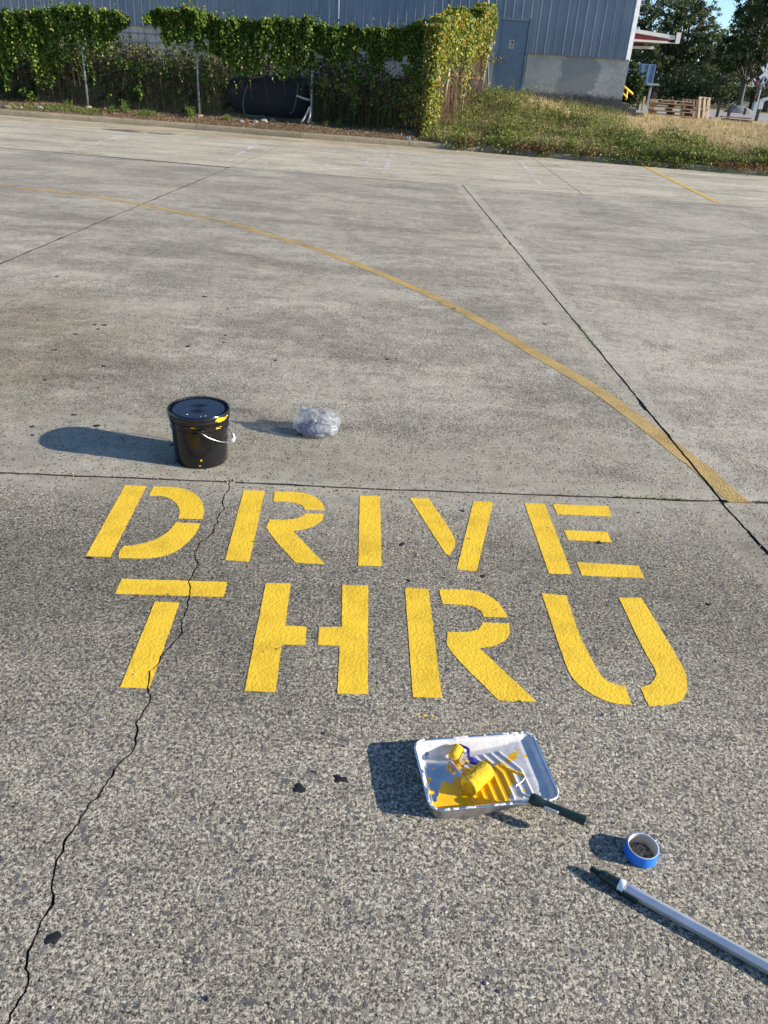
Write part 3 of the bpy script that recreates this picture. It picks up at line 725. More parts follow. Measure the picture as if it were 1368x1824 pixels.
for i, v in enumerate(m.v):
    q = 1+.25*mnoise.noise(Vector(v)*30); m.v[i] = (v[0]*q*1.25, v[1]*q*.8, v[2]*q)
bp_ = m.build('blue_bundle', M['bluecloth'], smooth=True); bp_.location = bc+Vector((-.035, -.020, .006))
tag(bp_, 'small blue bundle showing through the white carrier bag', 'bundle')

# ------------------------------------------------------------------ paint tray
RZ = .05
trc = (at(741, 1317, RZ)+at(953, 1304.6, RZ)+at(996, 1424, RZ)+at(760, 1449, RZ))/4; trc.z = 0
ta = R_(11.2)
tray = empty('paint_tray', trc, ta); tag(tray, 'shallow metal paint tray smeared with white and yellow paint', 'paint tray')
TL, TW, TR = .186, .126, .034
def inset(u, v):                              # distance inside the rounded rectangle edge
    qx, qy = abs(u)-(TL-TR), abs(v)-(TW-TR)
    return TR - (math.hypot(max(qx, 0), max(qy, 0)) + min(max(qx, qy), 0))
def floor(u): return .0035 + .034*max(0, min(1, (u+.065)/.20))**1.0
def local(px, py, z):
    p = at(px, py, z)-trc; return (p.x*math.cos(ta)+p.y*math.sin(ta), -p.x*math.sin(ta)+p.y*math.cos(ta))
def lz(x, y, z): return local(640+x*.30702, 1280+y*.30702, z)
ribs = []
for k in range(7):
    u0 = -.048+.0265*k; ribs.append([(u0-.030-.002*k, .078), (u0, .002), (u0+.006, -.088)])
def segd(p, a, b):
    ax, ay = a; bx, by = b; dx, dy = bx-ax, by-ay; t = max(0, min(1, ((p[0]-ax)*dx+(p[1]-ay)*dy)/(dx*dx+dy*dy))); return math.hypot(p[0]-ax-t*dx, p[1]-ay-t*dy)
def trz(u, v):
    d = inset(u, v); f = floor(u); w = max(0, min(1, (d-.006)/(.020 if u < .1 else .016))); w = w*w*(3-2*w)
    z = RZ*(1-w) + f*w
    if w >= .98:
        rr = min(min(segd((u, v), a, b), segd((u, v), b, c)) for a, b, c in ribs)
        z += .0034*max(0, 1-(rr/.0050)**2)
    return z
def inpoly(p, poly):
    c = False; n = len(poly); j = n-1
    for i in range(n):
        if (poly[i][1] > p[1]) != (poly[j][1] > p[1]) and p[0] < (poly[j][0]-poly[i][0])*(p[1]-poly[i][1])/(poly[j][1]-poly[i][1])+poly[i][0]: c = not c
        j = i
    return c
ypoly = [lz(x, y, .006 if x < 620 else .022) for x, y in ((400, 500), (430, 545), (520, 540), (640, 530), (760, 516), (820, 512), (862, 495), (884, 440), (870, 405), (900, 375), (890, 330), (850, 280), (800, 250), (770, 262), (730, 230), (650, 262), (615, 290), (600, 320), (560, 335), (540, 370), (475, 360), (468, 400), (455, 440), (455, 475), (410, 480))]
specks = [(lz(435, 285, .005), .006), (lz(408, 345, .005), .007), (lz(405, 365, .005), .005), (lz(420, 425, .005), .010), (lz(412, 490, .005), .009), (lz(968, 222, .035), .007), (lz(900, 215, .033), .015), (lz(870, 240, .03), .013), (lz(915, 185, .033), .005), (lz(955, 410, .036), .006), (lz(545, 120, .035), .012)]
NU, NV = 186, 126; V = []; F = []; MI = []; idx = {}
for i in range(NU+1):
    for j in range(NV+1):
        u, v = -TL+2*TL*i/NU, -TW+2*TW*j/NV
        if inset(u, v) > -.0005:
            idx[i, j] = len(V); V.append((u, v, trz(u, v)))
for i in range(NU):
    for j in range(NV):
        q = [(i, j), (i+1, j), (i+1, j+1), (i, j+1)]
        if all(k in idx for k in q):
            F.append(tuple(idx[k] for k in q)); u, v = -TL+2*TL*(i+.5)/NU, -TW+2*TW*(j+.5)/NV
            nz_ = mnoise.noise(Vector((u*55, v*55, 2)))*.004 + mnoise.noise(Vector((u*160, v*160, 5)))*.003
            big_ = mnoise.noise(Vector((u*17, v*30, 9))); d = inset(u, v); mi = 0
            if u+.035*big_+nz_*3+.12*v > -.028 and not (d < .010 and big_ > .2): mi = 1
            if v > .060+.02*big_ and d < .034 and u < .1 and nz_*60+big_*.8 > -.42: mi = 1
            if u < -.145+.01*big_ and d < .028 and v > -.02+.08*big_: mi = 1
            if d < .006 and mnoise.noise(Vector((u*40, v*40, 31))) > .0: mi = 1
            if inpoly((u+nz_*1.3, v-nz_*1.6), ypoly) and d > .017+nz_: mi = 2
            for (c, r) in specks:
                if math.hypot(u-c[0], (v-c[1])*1.3) < r*(1+1.6*nz_/.004*.5): mi = 2
            MI.append(mi)
me = bpy.data.meshes.new('pan'); me.from_pydata(V, [], F)
for k in ('tin', 'dried', 'wetyellow'): me.materials.append(M[k])
me.polygons.foreach_set('material_index', MI); me.polygons.foreach_set('use_smooth', [True]*len(F))
pan = bpy.data.objects.new('pan', me); C.objects.link(pan); pan.parent = tray
def rrect(hl, hw, r, n=12):
    o = []
    for cx, cy, a0 in ((hl-r, hw-r, 0), (-hl+r, hw-r, 90), (-hl+r, -hw+r, 180), (hl-r, -hw+r, 270)):
        o += [(cx+r*math.cos(R_(a0+90*k/n)), cy+r*math.sin(R_(a0+90*k/n))) for k in range(n+1)]
    return o
rr_ = []
base_ring = rrect(TL, TW, TR)
for (x0, y0), (x1, y1) in zip(base_ring, base_ring[1:]+base_ring[:1]):
    n = max(1, int(math.hypot(x1-x0, y1-y0)/.006)); rr_ += [(x0+(x1-x0)*k/n, y0+(y1-y0)*k/n) for k in range(n)]
n = len(rr_); V = []; F = []
for lvl in range(3):
    for (u, v) in rr_:
        g_ = floor(u) - .003; s_ = (0, .35, 1)[lvl]; z = RZ*(1-s_) + max(.0, g_)*s_; k = 1-.055*s_
        V.append((u*k, v*(1-.075*s_), z))
for l in range(2):
    for i in range(n): F.append((l*n+i, l*n+(i+1) % n, (l+1)*n+(i+1) % n, (l+1)*n+i))
m = MB(); m.add(V, F); m.build('outer_wall', M['dulltin'], tray, smooth=True, sharp=40)
m = MB(); lp = [(u, v, RZ+.0005) for u, v in rr_]
mi = 0; seg = []
m.tube(lp+lp[:1], .0034, 8, False); m.build('rolled_rim', M['tin'], tray, smooth=True)
i = 0; r5 = random.Random(8)                  # crusts of white paint dried along the rim
while i < n-3:
    k = r5.randint(2, 9); u = rr_[i][0]
    if r5.random() < (.85 if u > -.05 else .55):
        pts = [(a*(1+r5.uniform(-.004, .004)), b*(1+r5.uniform(-.006, .006)), RZ+.0012+r5.uniform(0, .0012)) for a, b in rr_[i:i+k]]
        if len(pts) > 1:
            m = MB(); m.tube(pts, [.0038*r5.uniform(.6, 1.05) for _ in pts], 7); m.build('paint_crust', M['dried'], tray, smooth=True)
    i += k
for sx in (-1, 1):
    m = MB(); m.tube([(.150, .085*sx, .032), (.152, .088*sx, .001)], .003, 8); m.build('foot', M['tin'], tray, smooth=True)

# ------------------------------------------------------------------ rollers lying in the tray
def roller_cover(a, b, r, parent, seed, rough_, endr):
    a = Vector(a); b = Vector(b); d = (b-a).normalized(); L = (b-a).length
    q = d.to_track_quat('Z', 'Y').to_matrix(); prof = [(0, .001), (r*.55, .001), (r*.60, -.0012), (r-endr, 0), (r-endr*.3, endr*.35), (r, endr)]
    k = 26; prof += [(r, endr+(L-2*endr)*i/k) for i in range(1, k+1)] + [(r-endr*.3, L-endr*.35), (r-endr, L), (r*.5, L), (0, L)]
    m = MB(); m.lathe(prof, 72)
    for i, v in enumerate(m.v):
        rad = math.hypot(v[0], v[1])
        if rad > r*.8:
            s = 1 + rough_*(mnoise.noise(Vector((v[0]*190, v[1]*190, v[2]*190+seed))) + .6*mnoise.noise(Vector((v[0]*70, v[1]*70, v[2]*70+seed))))
            m.v[i] = (v[0]*s, v[1]*s, v[2])
    m.v = [tuple(q @ Vector(v) + a) for v in m.v]
    return m.build('foam_cover', M['nap'], parent, smooth=True, sharp=60)
def tz(px, py, z): return at(640+px*.30702, 1280+py*.30702, z) - trc
def fl(px, py):                               # tray floor under a place in the tray
    u, v = lz(px, py, .02); return trz(u, v)
wl = lambda v: Vector((v[0], v[1], v[2]))
r1 = empty('paint_roller', trc); tag(r1, 'fat yellow paint roller with bent wire arm and dark green handle lying in the tray', 'paint roller')
A, B = tz(631, 400, .034), tz(741, 292, .040)
dd = (B-A).normalized(); roller_cover(A, B, .0280, r1, 3, .075, .004)
arm = [B-dd*.02, B+dd*.006]
for (x, y, z) in ((800, 262, .050), (830, 277, .053), (866, 294, .056), (905, 309, .058), (940, 322, .060), (953, 332, .061), (955, 344, .062), (945, 360, .062), (925, 377, .063), (908, 390, .063), (903, 402, .063), (908, 414, .064), (922, 426, .065), (950, 441, .066), (995, 462, .0665)): arm.append(tz(x, y, z))
arm = catmull([Vector(p) for p in arm], 5)
m = MB(); m.tube(arm, .0032, 10); w_ = m.build('wire_arm', M['wire'], r1, smooth=True)
cut = arm[12:36]; m = MB()
m.tube(cut, [.0046*(1+.35*mnoise.noise(Vector((i*.9, 0, 1)))) for i in range(len(cut))], 9); m.build('paint_coating', M['nap'], w_, smooth=True)
ha = [tz(990, 459, .0665), tz(1004, 466, .0665), tz(1030, 478, .0665), tz(1060, 491, .0665), tz(1120, 515, .066), tz(1190, 544, .0655), tz(1250, 569, .065), tz(1290, 585, .0645), tz(1306, 592, .0645)]
m = MB(); m.tube(ha, [.0125, .0165, .0165, .0120, .0118, .0122, .0128, .0134, .0134], 16); hd = m.build('handle', M['green'], r1, smooth=True, sharp=50)
he = (Vector(ha[-1])-Vector(ha[-2])).normalized(); e0 = Vector(ha[-1])
m = MB(); m.tube([e0-he*.0005, e0+he*.001], .0092, 16); m.build('thread_hole', M['black'], hd)
m = MB(); m.tube([e0-he*.001, e0+he*.0022], .0134, 16, False); m.tube([e0+he*.0022, e0-he*.001], .0100, 16, False); m.build('end_ring', M['green'], hd, smooth=True)
# small scuffed sticker wrapped on the near side of the handle
V = []; F = []; s0, s1 = Vector(tz(1075, 499, .066)), Vector(tz(1160, 533, .0656)); ax = (s1-s0).normalized(); up_ = Vector((0, 0, 1)); sd = ax.cross(up_).normalized(); up_ = sd.cross(ax)
for i in range(9):
    for j in range(7):
        a = R_(-28+62*j/6); p = s0.lerp(s1, i/8); V.append(p + (sd*math.cos(a) + up_*math.sin(a))*.0126)
for i in range(8):
    for j in range(6): F.append((i*7+j, (i+1)*7+j, (i+1)*7+j+1, i*7+j+1))
m = MB(); m.add(V, F); m.build('sticker', M['sticker'], hd, smooth=True, solid=.0004)
r2 = empty('mini_roller', trc); tag(r2, 'small yellow foam roller with blue plastic handle in the corner of the tray', 'paint roller')
A, B = tz(541, 236, .026), tz(580, 160, .040)
d2 = (B-A).normalized(); roller_cover(A, B, .0178, r2, 9, .015, .008)
m = MB(); q = d2.to_track_quat('Z', 'Y').to_matrix(); m.lathe([(0, -.0022), (.004, -.0020), (.0055, -.0006), (.0055, .001)], 16, A, q); m.build('hub', M['white'], r2, smooth=True)
m = MB(); m.tube(catmull([Vector(tz(*p)) for p in ((583, 153, .042), (602, 162, .046), (622, 170, .046), (634, 181, .045), (635, 200, .044), (633, 225, .042))], 5), .0042, 10)
m.build('arm', M['blueplastic'], r2, smooth=True)
g0, g1, g2 = Vector(tz(632, 222, .042)), Vector(tz(655, 245, .040)), Vector(tz(765, 293, .036))
m = MB(); m.bar(g0, g1, .010, .008); m.bar(g1-(g2-g1).normalized()*.006, g2, .018, .010); gh = m.build('handle', M['blueplastic'], r2, bevel=.002)
m = MB(); gd = (g2-g1).normalized(); gs = gd.cross(Vector((0, 0, 1))).normalized()
for k in range(7): c = g1+gd*(.004+.0042*k)+Vector((0, 0, .0055)); m.bar(c-gs*.007, c+gs*.007, .0015, .0012)
m.build('grip_rib', plain('pale blue plastic', (.10, .14, .45), .4), gh)

# ------------------------------------------------------------------ tape roll
tp_ = empty('tape_roll', (.751, 1.361, 0), .4); tag(tp_, 'roll of blue masking tape standing flat on the concrete', 'tape')
m = MB(); m.lathe([(.0402, .0), (.0425, .0008), (.0428, .002), (.0428, .034), (.0425, .0352), (.0402, .036)], 72); m.build('blue_tape', M['bluetape'], tp_, smooth=True, sharp=40)
m = MB(); m.lathe([(.0403, .0362), (.0385, .0366), (.0378, .036), (.0378, .0), (.0403, -.0)], 72); m.build('core', M['core'], tp_, smooth=True, sharp=40)
m = MB(); V = []; F = []
for i in range(7):
    s = i/6
    for z in (.004, .033): V.append((.0428+.016*s+.003*math.sin(s*5), .006+.010*s*s, z*(1-.35*s)+.004*s))
F = [(2*i, 2*i+2, 2*i+3, 2*i+1) for i in range(6)]
m.add(V, F); m.build('loose_end', plain('pale backing of tape', (.42, .55, .70), .5), tp_, smooth=True, solid=.0006)

# ------------------------------------------------------------------ extension pole
p0, p1 = at(1121.8, 1586, .0145), at(1368, 1723.7, .0145)
pd = (p1-p0).normalized(); tipp = at(1051, 1546, .0145)
pl = empty('extension_pole', (p0.x, p0.y, 0), math.atan2(pd.y, pd.x)); tag(pl, 'aluminium extension pole with a dark green threaded end at lower right', 'pole')
Lt = (tipp-p0).length
def hexring(r, n=8, off=22.5): return [(r*math.cos(R_(off+360/n*k)), r*math.sin(R_(off+360/n*k))) for k in range(n)]
def loft(st, n=8, off=22.5):                  # stations (x, r) along local x, axis at z .0145
    m = MB(); V = []; F = []
    for x, r in st: V += [(x, a, .0145+b) for a, b in hexring(r, n, off)]
    for i in range(len(st)-1):
        for k in range(n): F.append((i*n+k, (i+1)*n+k, (i+1)*n+(k+1) % n, i*n+(k+1) % n))
    F.append(tuple(range(n))); F.append(tuple((len(st)-1)*n+k for k in range(n-1, -1, -1)))
    return m.add(V, F)
loft([(-.012, .0148), (1.35, .0148)], 6, 30).build('tube', M['alu'], pl, bevel=.0012)
loft([(1.35, .0132), (1.36, .0158), (1.62, .0158), (1.64, .012)], 16).build('grip', M['green'], pl, smooth=True, sharp=40)
loft([(-.030, .0150), (-.028, .0165), (-.017, .0168), (-.014, .0160)], 20).build('collar', M['clear'], pl, smooth=True, sharp=50)
bd = loft([(-Lt+.026, .0085), (-Lt+.030, .0110), (-Lt+.034, .0128), (-.062, .0132), (-.060, .0126), (-.058, .0133), (-.030, .0140)], 24).build('threaded_tip', M['green'], pl, smooth=True, sharp=35)
st = []
for k in range(6): x = -Lt+.0008+k*.0046; st += [(x, .0066), (x+.0012, .0088), (x+.0024, .0088), (x+.0036, .0066)]
loft(st, 20).build('thread', M['green'], bd, smooth=True, sharp=40)
m = MB(); m.bar((-.028, -.0150, .009), (.026, -.0165, .0065), .0065, .013); m.bar((-.028, -.013, .0105), (-.040, -.012, .011), .006, .010); m.build('lock_clip', M['green'], pl, bevel=.0015)

# ------------------------------------------------------------------ warehouse
TH = R_(-8.0); WX, WY = 2.717, 30.86
wh = empty('warehouse', (WX, WY, 0), TH); tag(wh, 'blue grey corrugated metal warehouse on a cast concrete plinth behind the vines', 'warehouse')
t = NT('weathered blue sheet metal'); x_, y_, z_ = t.xyz()
st = t.noise(1, 6, .7, co=t.scale((7, 7, .35))); st2 = t.noise(1, 5, .7, co=t.scale((28, 28, .6)))
cb = t.ramp(t.noise(.7, 4), [(.3, (.165, .205, .250)), (.7, (.225, .265, .31))])
cb = t.mix(t.math('MULTIPLY', t.step(st, .50, .70), .55), cb, (.40, .44, .47)); cb = t.mix(t.math('MULTIPLY', t.step(st2, .58, .74), .5), cb, (.10, .105, .11))
cb = t.mix(t.math('MULTIPLY', t.step(t.noise(6, 5, .7), .62, .70), .4), cb, (.20, .15, .11))
M['sheet'] = t.set(col=cb, rough=.48, metal=.0, spec=.5, normal=t.bump(t.noise(2.2, 3), .02, .35))
M['trim'] = plain('pale corner trim', (.50, .52, .56), .35, var=.2, sc=5, spec=.5)
M['drip'] = plain('stained drip edge', (.24, .21, .17), .6, var=.5, sc=9)
t = NT('stained plinth concrete'); x_, y_, z_ = t.xyz()
n1 = t.noise(1.3, 5, .65); n2 = t.noise(9, 5, .7); n3 = t.noise(120, 3, .6)
cc = t.ramp(n1, [(.3, (.38, .36, .32)), (.55, (.52, .50, .45)), (.75, (.60, .565, .50))])
cc = t.mix(.5, cc, t.ramp(n2, [(.3, .6), (.7, 1.25)]), 'MULTIPLY'); cc = t.mix(.3, cc, t.ramp(n3, [(.3, .6), (.7, 1.3)]), 'MULTIPLY')
pa = t.math('SQRT', t.math('ADD', t.math('POWER', t.math('ABSOLUTE', t.math('DIVIDE', t.math('SUBTRACT', x_, 2.85), .75)), 2.0), t.math('POWER', t.math('ABSOLUTE', t.math('DIVIDE', t.math('SUBTRACT', z_, 2.05), .85)), 2.0)))
pa = t.math('ADD', pa, t.math('MULTIPLY', t.math('SUBTRACT', n1, .5), 2.2))
cc = t.mix(t.math('MULTIPLY', t.step(pa, 1.0, .90), .8), cc, (.28, .28, .27))      # patch of darker render
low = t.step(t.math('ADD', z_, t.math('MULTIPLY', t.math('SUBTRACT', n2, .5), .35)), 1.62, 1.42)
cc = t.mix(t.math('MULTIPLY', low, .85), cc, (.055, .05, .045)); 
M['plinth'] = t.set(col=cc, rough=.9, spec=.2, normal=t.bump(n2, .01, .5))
M['door'] = plain('blue grey door paint', (.15, .205, .27), .45, var=.12, sc=3, spec=.45)
M['frame'] = plain('door frame paint', (.22, .29, .37), .5, var=.2, sc=8)
M['sign'] = plain('sun faded notice', (.52, .44, .33), .6, var=.12, sc=30)
M['ink'] = plain('dark print', (.05, .045, .05), .7)
M['red'] = plain('dull red fascia', (.22, .035, .03), .6, var=.25, sc=6)
M['roofw'] = plain('pale roof sheet', (.55, .56, .56), .5, var=.15, sc=3)
M['yellowrail'] = plain('yellow safety paint', (.62, .40, .03), .5, var=.2, sc=20)
RP, RPH = .3003, 1.27                         # rib spacing and phase along the wall
def panel(u0, u1, z0, z1, name='wall_panel'):
    pts = []; k0 = int(math.floor((u0-RPH)/RP))-1; k1 = int(math.ceil((u1-RPH)/RP))+1
    prof = [(-.034, 0), (-.016, -.032), (.016, -.032), (.034, 0), (.088, 0), (.094, -.006), (.106, -.006), (.112, 0), (.188, 0), (.194, -.006), (.206, -.006), (.212, 0)]
    P_ = [(RPH+k*RP+a, b) for k in range(k0, k1+1) for a, b in prof]
    line = [(u0, np.interp(u0, [p[0] for p in P_], [p[1] for p in P_]))] + [p for p in P_ if u0+.001 < p[0] < u1-.001] + [(u1, np.interp(u1, [p[0] for p in P_], [p[1] for p in P_]))]
    n = len(line); V = [(a, -.03+b, z0) for a, b in line] + [(a, -.03+b, z1) for a, b in line]
    m = MB(); m.add(V, [(i, i+1, n+i+1, n+i) for i in range(n-1)]); o = m.build(name, M['sheet'], wh); return o
ZB, ZE = 2.65, 6.6
pu = -.03-.9009
edges = [(-.03, 1.121, 3.60)]
u = 1.121
while u < 4.28: edges.append((u, min(u+.9009, 4.30), ZB)); u += .9009
u = -.03
while u > -25: edges.append((u-.9009, u, ZB)); u -= .9009
rj = random.Random(2)
for (a, b, z0) in edges:
    o = panel(a, b-.002, z0-.0, ZE); o.location.y = rj.uniform(-.003, .003)
panel(1.021, 1.119, ZB, 3.599).location.y = -.001
m = MB(); m.add([(4.285, -.070, ZB-.03), (4.30, -.075, ZB-.03), (4.44, -.02, ZB-.03), (4.45, .20, ZB-.03), (4.285, -.070, ZE), (4.30, -.075, ZE), (4.44, -.02, ZE), (4.45, .20, ZE)], [(0, 1, 5, 4), (1, 2, 6, 5), (2, 3, 7, 6)])
m.build('corner_trim', M['trim'], wh, solid=.003)
m = MB(); m.box((2.70, -.035, ZB-.012), (3.42, .075, .022)); m.build('drip_edge', M['drip'], wh)
m = MB(); m.box((-12.6, -.035, ZB-.012), (25.08, .075, .022)); m.build('drip_edge', M['drip'], wh)
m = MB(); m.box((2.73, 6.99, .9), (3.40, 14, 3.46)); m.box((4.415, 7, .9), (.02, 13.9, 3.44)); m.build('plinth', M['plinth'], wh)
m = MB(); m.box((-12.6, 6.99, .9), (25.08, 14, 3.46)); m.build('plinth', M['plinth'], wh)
m = MB(); m.box((4.40, 7.1, 4.62), (.04, 13.8, 3.92)); m.build('end_wall', M['sheet'], wh)
m = MB(); m.add([(-25.3, -.25, 6.6), (4.6, -.25, 6.6), (4.6, 7, 7.6), (-25.3, 7, 7.6), (4.6, 14.3, 6.6), (-25.3, 14.3, 6.6)], [(0, 1, 2, 3), (3, 2, 4, 5)]); m.build('roof', M['roofw'], wh, solid=.08)
m = MB(); m.box((-10, 14, 4), (29, .05, 5)); m.build('back_wall', M['sheet'], wh)
m = MB(); m.add([(4.41, 0, 6.6), (4.41, 14, 6.6), (4.41, 7, 7.55)], [(0, 1, 2)]); m.build('gable', M['sheet'], wh)
m = MB(); m.tube([(-5.6, -.12, 2.2), (-5.6, -.12, 6.5)], .035, 10); m.build('downpipe', M['frame'], wh, smooth=True)
# door
dr = MB().box((.475, .05, 2.49), (.93, .045, 2.12)).build('door', M['door'], wh, bevel=.003)
m = MB(); m.box((-.018, .02, 2.51), (.045, .10, 2.16)); m.box((.985, .02, 2.51), (.055, .10, 2.16)); m.box((.475, .02, 3.575), (.925, .10, .05)); m.build('door_frame', M['frame'], wh, bevel=.003)
m = MB(); m.box((.47, .02, 1.40), (1.08, .16, .05)); m.build('sill', M['drip'], wh)
sg = MB().box((.44, .022, 2.86), (.17, .008, .255)).build('notice', M['sign'], dr, bevel=.002)
m = MB()
ring = blob(Vector((.455, 2.915, 0)), .040, .035, 0, 0, 5, 14, .4, .5)
n = len(ring); m.add([(a, .0165, b) for a, b in ring], [tuple(range(n))])
for k, (w, z) in enumerate(((.09, 2.83), (.11, 2.805), (.08, 2.785))): m.box((.44, .0172, z), (w, .001, .009))
m.build('print', M['ink'], dr)
for z in (1.62, 2.49, 3.34): MB().tube([(.945, .020, z-.055), (.945, .020, z+.055)], .011, 8).build('hinge', M['frame'], dr, smooth=True)
m = MB(); m.tube([(.07, .02, 2.42), (.07, -.03, 2.42)], .012, 8); m.tube([(.07, -.03, 2.42), (.17, -.032, 2.42)], .009, 8); m.build('lever_handle', M['wire'], dr, smooth=True)
# canopy over the dock at the end wall
def wl_(p): q = Vector((p.x-WX, p.y-WY, 0)); c, s = math.cos(-TH), math.sin(-TH); return Vector((q.x*c-q.y*s, q.x*s+q.y*c, p.z))
YC = 36.2
q0, q1 = aty(1118, 49, YC), aty(1203, 63.7, YC); b0, b1 = aty(1118, 71, YC), aty(1189, 75.4, YC)
cn = MB(); V = [wl_(p+Vector((0, d, e))) for p, d, e in ((q0, 0, 0), (q1, 0, 0), (q1, 0, -.13), (q0, 0, -.13), (q0, 7, .1), (q1, 7, .1), (q1, 7, -.03), (q0, 7, -.03))]
cn.add(V, [(0, 1, 2, 3), (4, 7, 6, 5), (0, 4, 5, 1), (3, 2, 6, 7), (1, 5, 6, 2), (0, 3, 7, 4)]); canopy = cn.build('canopy', M['roofw'], wh)
m = MB(); V = [wl_(p+Vector((0, d, e))) for d in (.06, .12) for p, e in ((q0, -.13), (q1+Vector((-.2, 0, 0)), -.13), (b1+Vector((-.02, 0, 0)), .02), (b0, .02))]
m.add(V, [(0, 1, 2, 3), (4, 7, 6, 5), (0, 4, 5, 1), (1, 5, 6, 2), (2, 6, 7, 3), (3, 7, 4, 0)]); m.build('fascia', M['red'], canopy)
m = MB(); m.bar(wl_(b0+Vector((0, .03, 0))), wl_(b1+Vector((0, .03, 0))), .16, .07); m.build('edge_beam', M['roofw'], canopy)
c0, c1 = aty(1118, 84, YC+3), aty(1164, 85, YC+3)
m = MB(); m.bar(wl_(c0), wl_(c1), .16, .10); m.build('edge_beam', M['roofw'], canopy)
m = MB(); m.bar(wl_(c0+Vector((0, -.3, .28))), wl_(c1+Vector((.3, -.3, .28))), .3, .25); m.build('fascia', M['red'], canopy)
l0, l1, l2 = aty(1188, 76, YC), aty(1206, 77.5, YC), aty(1210, 58, YC)
m = MB(); m.tube([wl_(l0), wl_(l1)], .02, 6); m.bar(wl_(l1), wl_(l2), .09, .16); m.build('flood_light', M['roofw'], canopy)
# steps by the corner with a yellow rail
sp = empty('dock_steps', (0, 0, 0)); tag(sp, 'grey concrete steps with a yellow handrail at the warehouse corner', 'steps')
k0 = wl_(Vector((0, 0, 0)))
cw2 = Matrix.Translation((WX, WY, 0)) @ Matrix.Rotation(TH, 4, 'Z')
def W(u, v, z): return cw2 @ Vector((u, v, z))
for k, (u0, h) in enumerate(((4.46, 1.36), (4.74, 1.22), (5.02, 1.10))):
    m = MB(); V = [W(u0+i*.27, .3+j*1.2, z) for i in (0, 1) for j in (0, 1) for z in (.6, h)]
    m.add(V, [(0, 1, 3, 2), (4, 6, 7, 5), (0, 4, 5, 1), (2, 3, 7, 6), (0, 2, 6, 4), (1, 5, 7, 3)]); m.build('step', M['plinth'], sp, bevel=.01)
r0, r1_ = aty(1109, 151, 30.3), aty(1127, 167.5, 30.5)
m = MB(); m.tube([r0, r1_], .035, 8); m.tube([aty(1118, 160, 30.4), aty(1115, 178, 30.4)], .03, 8); m.tube([aty(1108, 164, 30.3), aty(1117, 174, 30.4)], .03, 8); m.build('handrail', M['yellowrail'], sp, smooth=True)

# ------------------------------------------------------------------ road and far buildings
t = NT('pale worn road'); M['road'] = t.set(col=t.ramp(t.noise(.8, 6, .7), [(.3, (.22, .21, .20)), (.7, (.36, .345, .32))]), rough=.9, spec=.2)
m = MB(); m.add([(-80, 43.5, .853), (170, 43.5, .853), (170, 68, .853), (-80, 68, .853)], [(0, 1, 2, 3)]); tag(m.build('road', M['road']), kind='structure')
def ong(px, py):                              # the place where the line of sight meets the ground
    d = ray(px, py); lo = 8.0; y = lo
    while y < 300:
        z = CAM_H + d[2]/d[1]*y
        if z <= gz(d[0]/d[1]*y, y): break
        y += .05
    return Vector((d[0]/d[1]*y, y, gz(d[0]/d[1]*y, y)))
M['greypaint'] = plain('dull grey paint', (.26, .27, .27), .6, var=.2, sc=4)
M['dullyellow'] = plain('dull yellowed wood', (.36, .27, .12), .7, var=.3, sc=9)
M['brown'] = plain('brown weatherboard', (.10, .055, .04), .7, var=.35, sc=8)
M['bluesheet'] = plain('blue sheet cladding', (.12, .18, .27), .5, var=.25, sc=3)
sh = empty('storage_building', (0, 0, 0)); tag(sh, 'blue clad upper storey on a dark open ground floor beyond the warehouse corner', 'building')
YS = 60.0; a0, a1 = aty(1096, 112, YS), aty(1169.5, 115, YS); b0_ = aty(1170, 149, YS)
zt, zb = a1.z, b0_.z; x0, x1 = a0.x, a1.x
ub = MB().box(((x0+x1)/2, YS+4, (zt+zb)/2), (x1-x0, 8, zt-zb)).build('upper_storey', M['bluesheet'], sh)
k = 0; xx = x0+.15
while xx < x1: MB().box((xx, YS-.02, (zt+zb)/2), (.06, .04, zt-zb-.02)).build('cladding_rib', M['bluesheet'], ub); xx += .42
MB().box(((x0+x1)/2+.05, YS+3.9, zb-.06), (x1-x0+.5, 9.0, .12)).build('floor_edge', M['greypaint'], sh)
MB().box(((x0+x1)/2-.2, YS+4.5, (zb-.12+.9)/2), (x1-x0-.9, 6, zb-.12-.9)).build('lower_wall', M['brown'], sh)
MB().box((x1-.12, YS-.2, (zb-.12+.9)/2), (.14, .14, zb-.12-.9)).build('post', M['greypaint'], sh)
stt = MB()
for k in range(6): MB().box((x1-1.0-.22*k, YS+.9, zb-.3-.17*k), (.26, .8, .05)).build('stair_tread', M['yellowrail'], sh)

hs = empty('house', (0, 0, 0)); tag(hs, 'small pale house half hidden behind the trees near the crossing sign', 'house')
hp = aty(1340, 165, 112); M['housew'] = plain('pale house wall', (.30, .30, .28), .7, var=.15, sc=2)
bd_ = MB().box((hp.x, 115, 2.0), (7, 6, 2.2)).build('wall', M['housew'], hs)
for dx in (-2, .4, 2.3): MB().box((hp.x+dx, 111.97, 2.1), (.9, .06, 1.1)).build('window', M['ink'], hs)
m = MB(); m.add([(hp.x-4, 111.4, 3.0), (hp.x+4, 111.4, 3.0), (hp.x+4, 115, 4.3), (hp.x-4, 115, 4.3), (hp.x+4, 118.6, 3.0), (hp.x-4, 118.6, 3.0)], [(0, 1, 2, 3), (3, 2, 4, 5)]); m.build('roof', M['roofw'], hs, solid=.15)

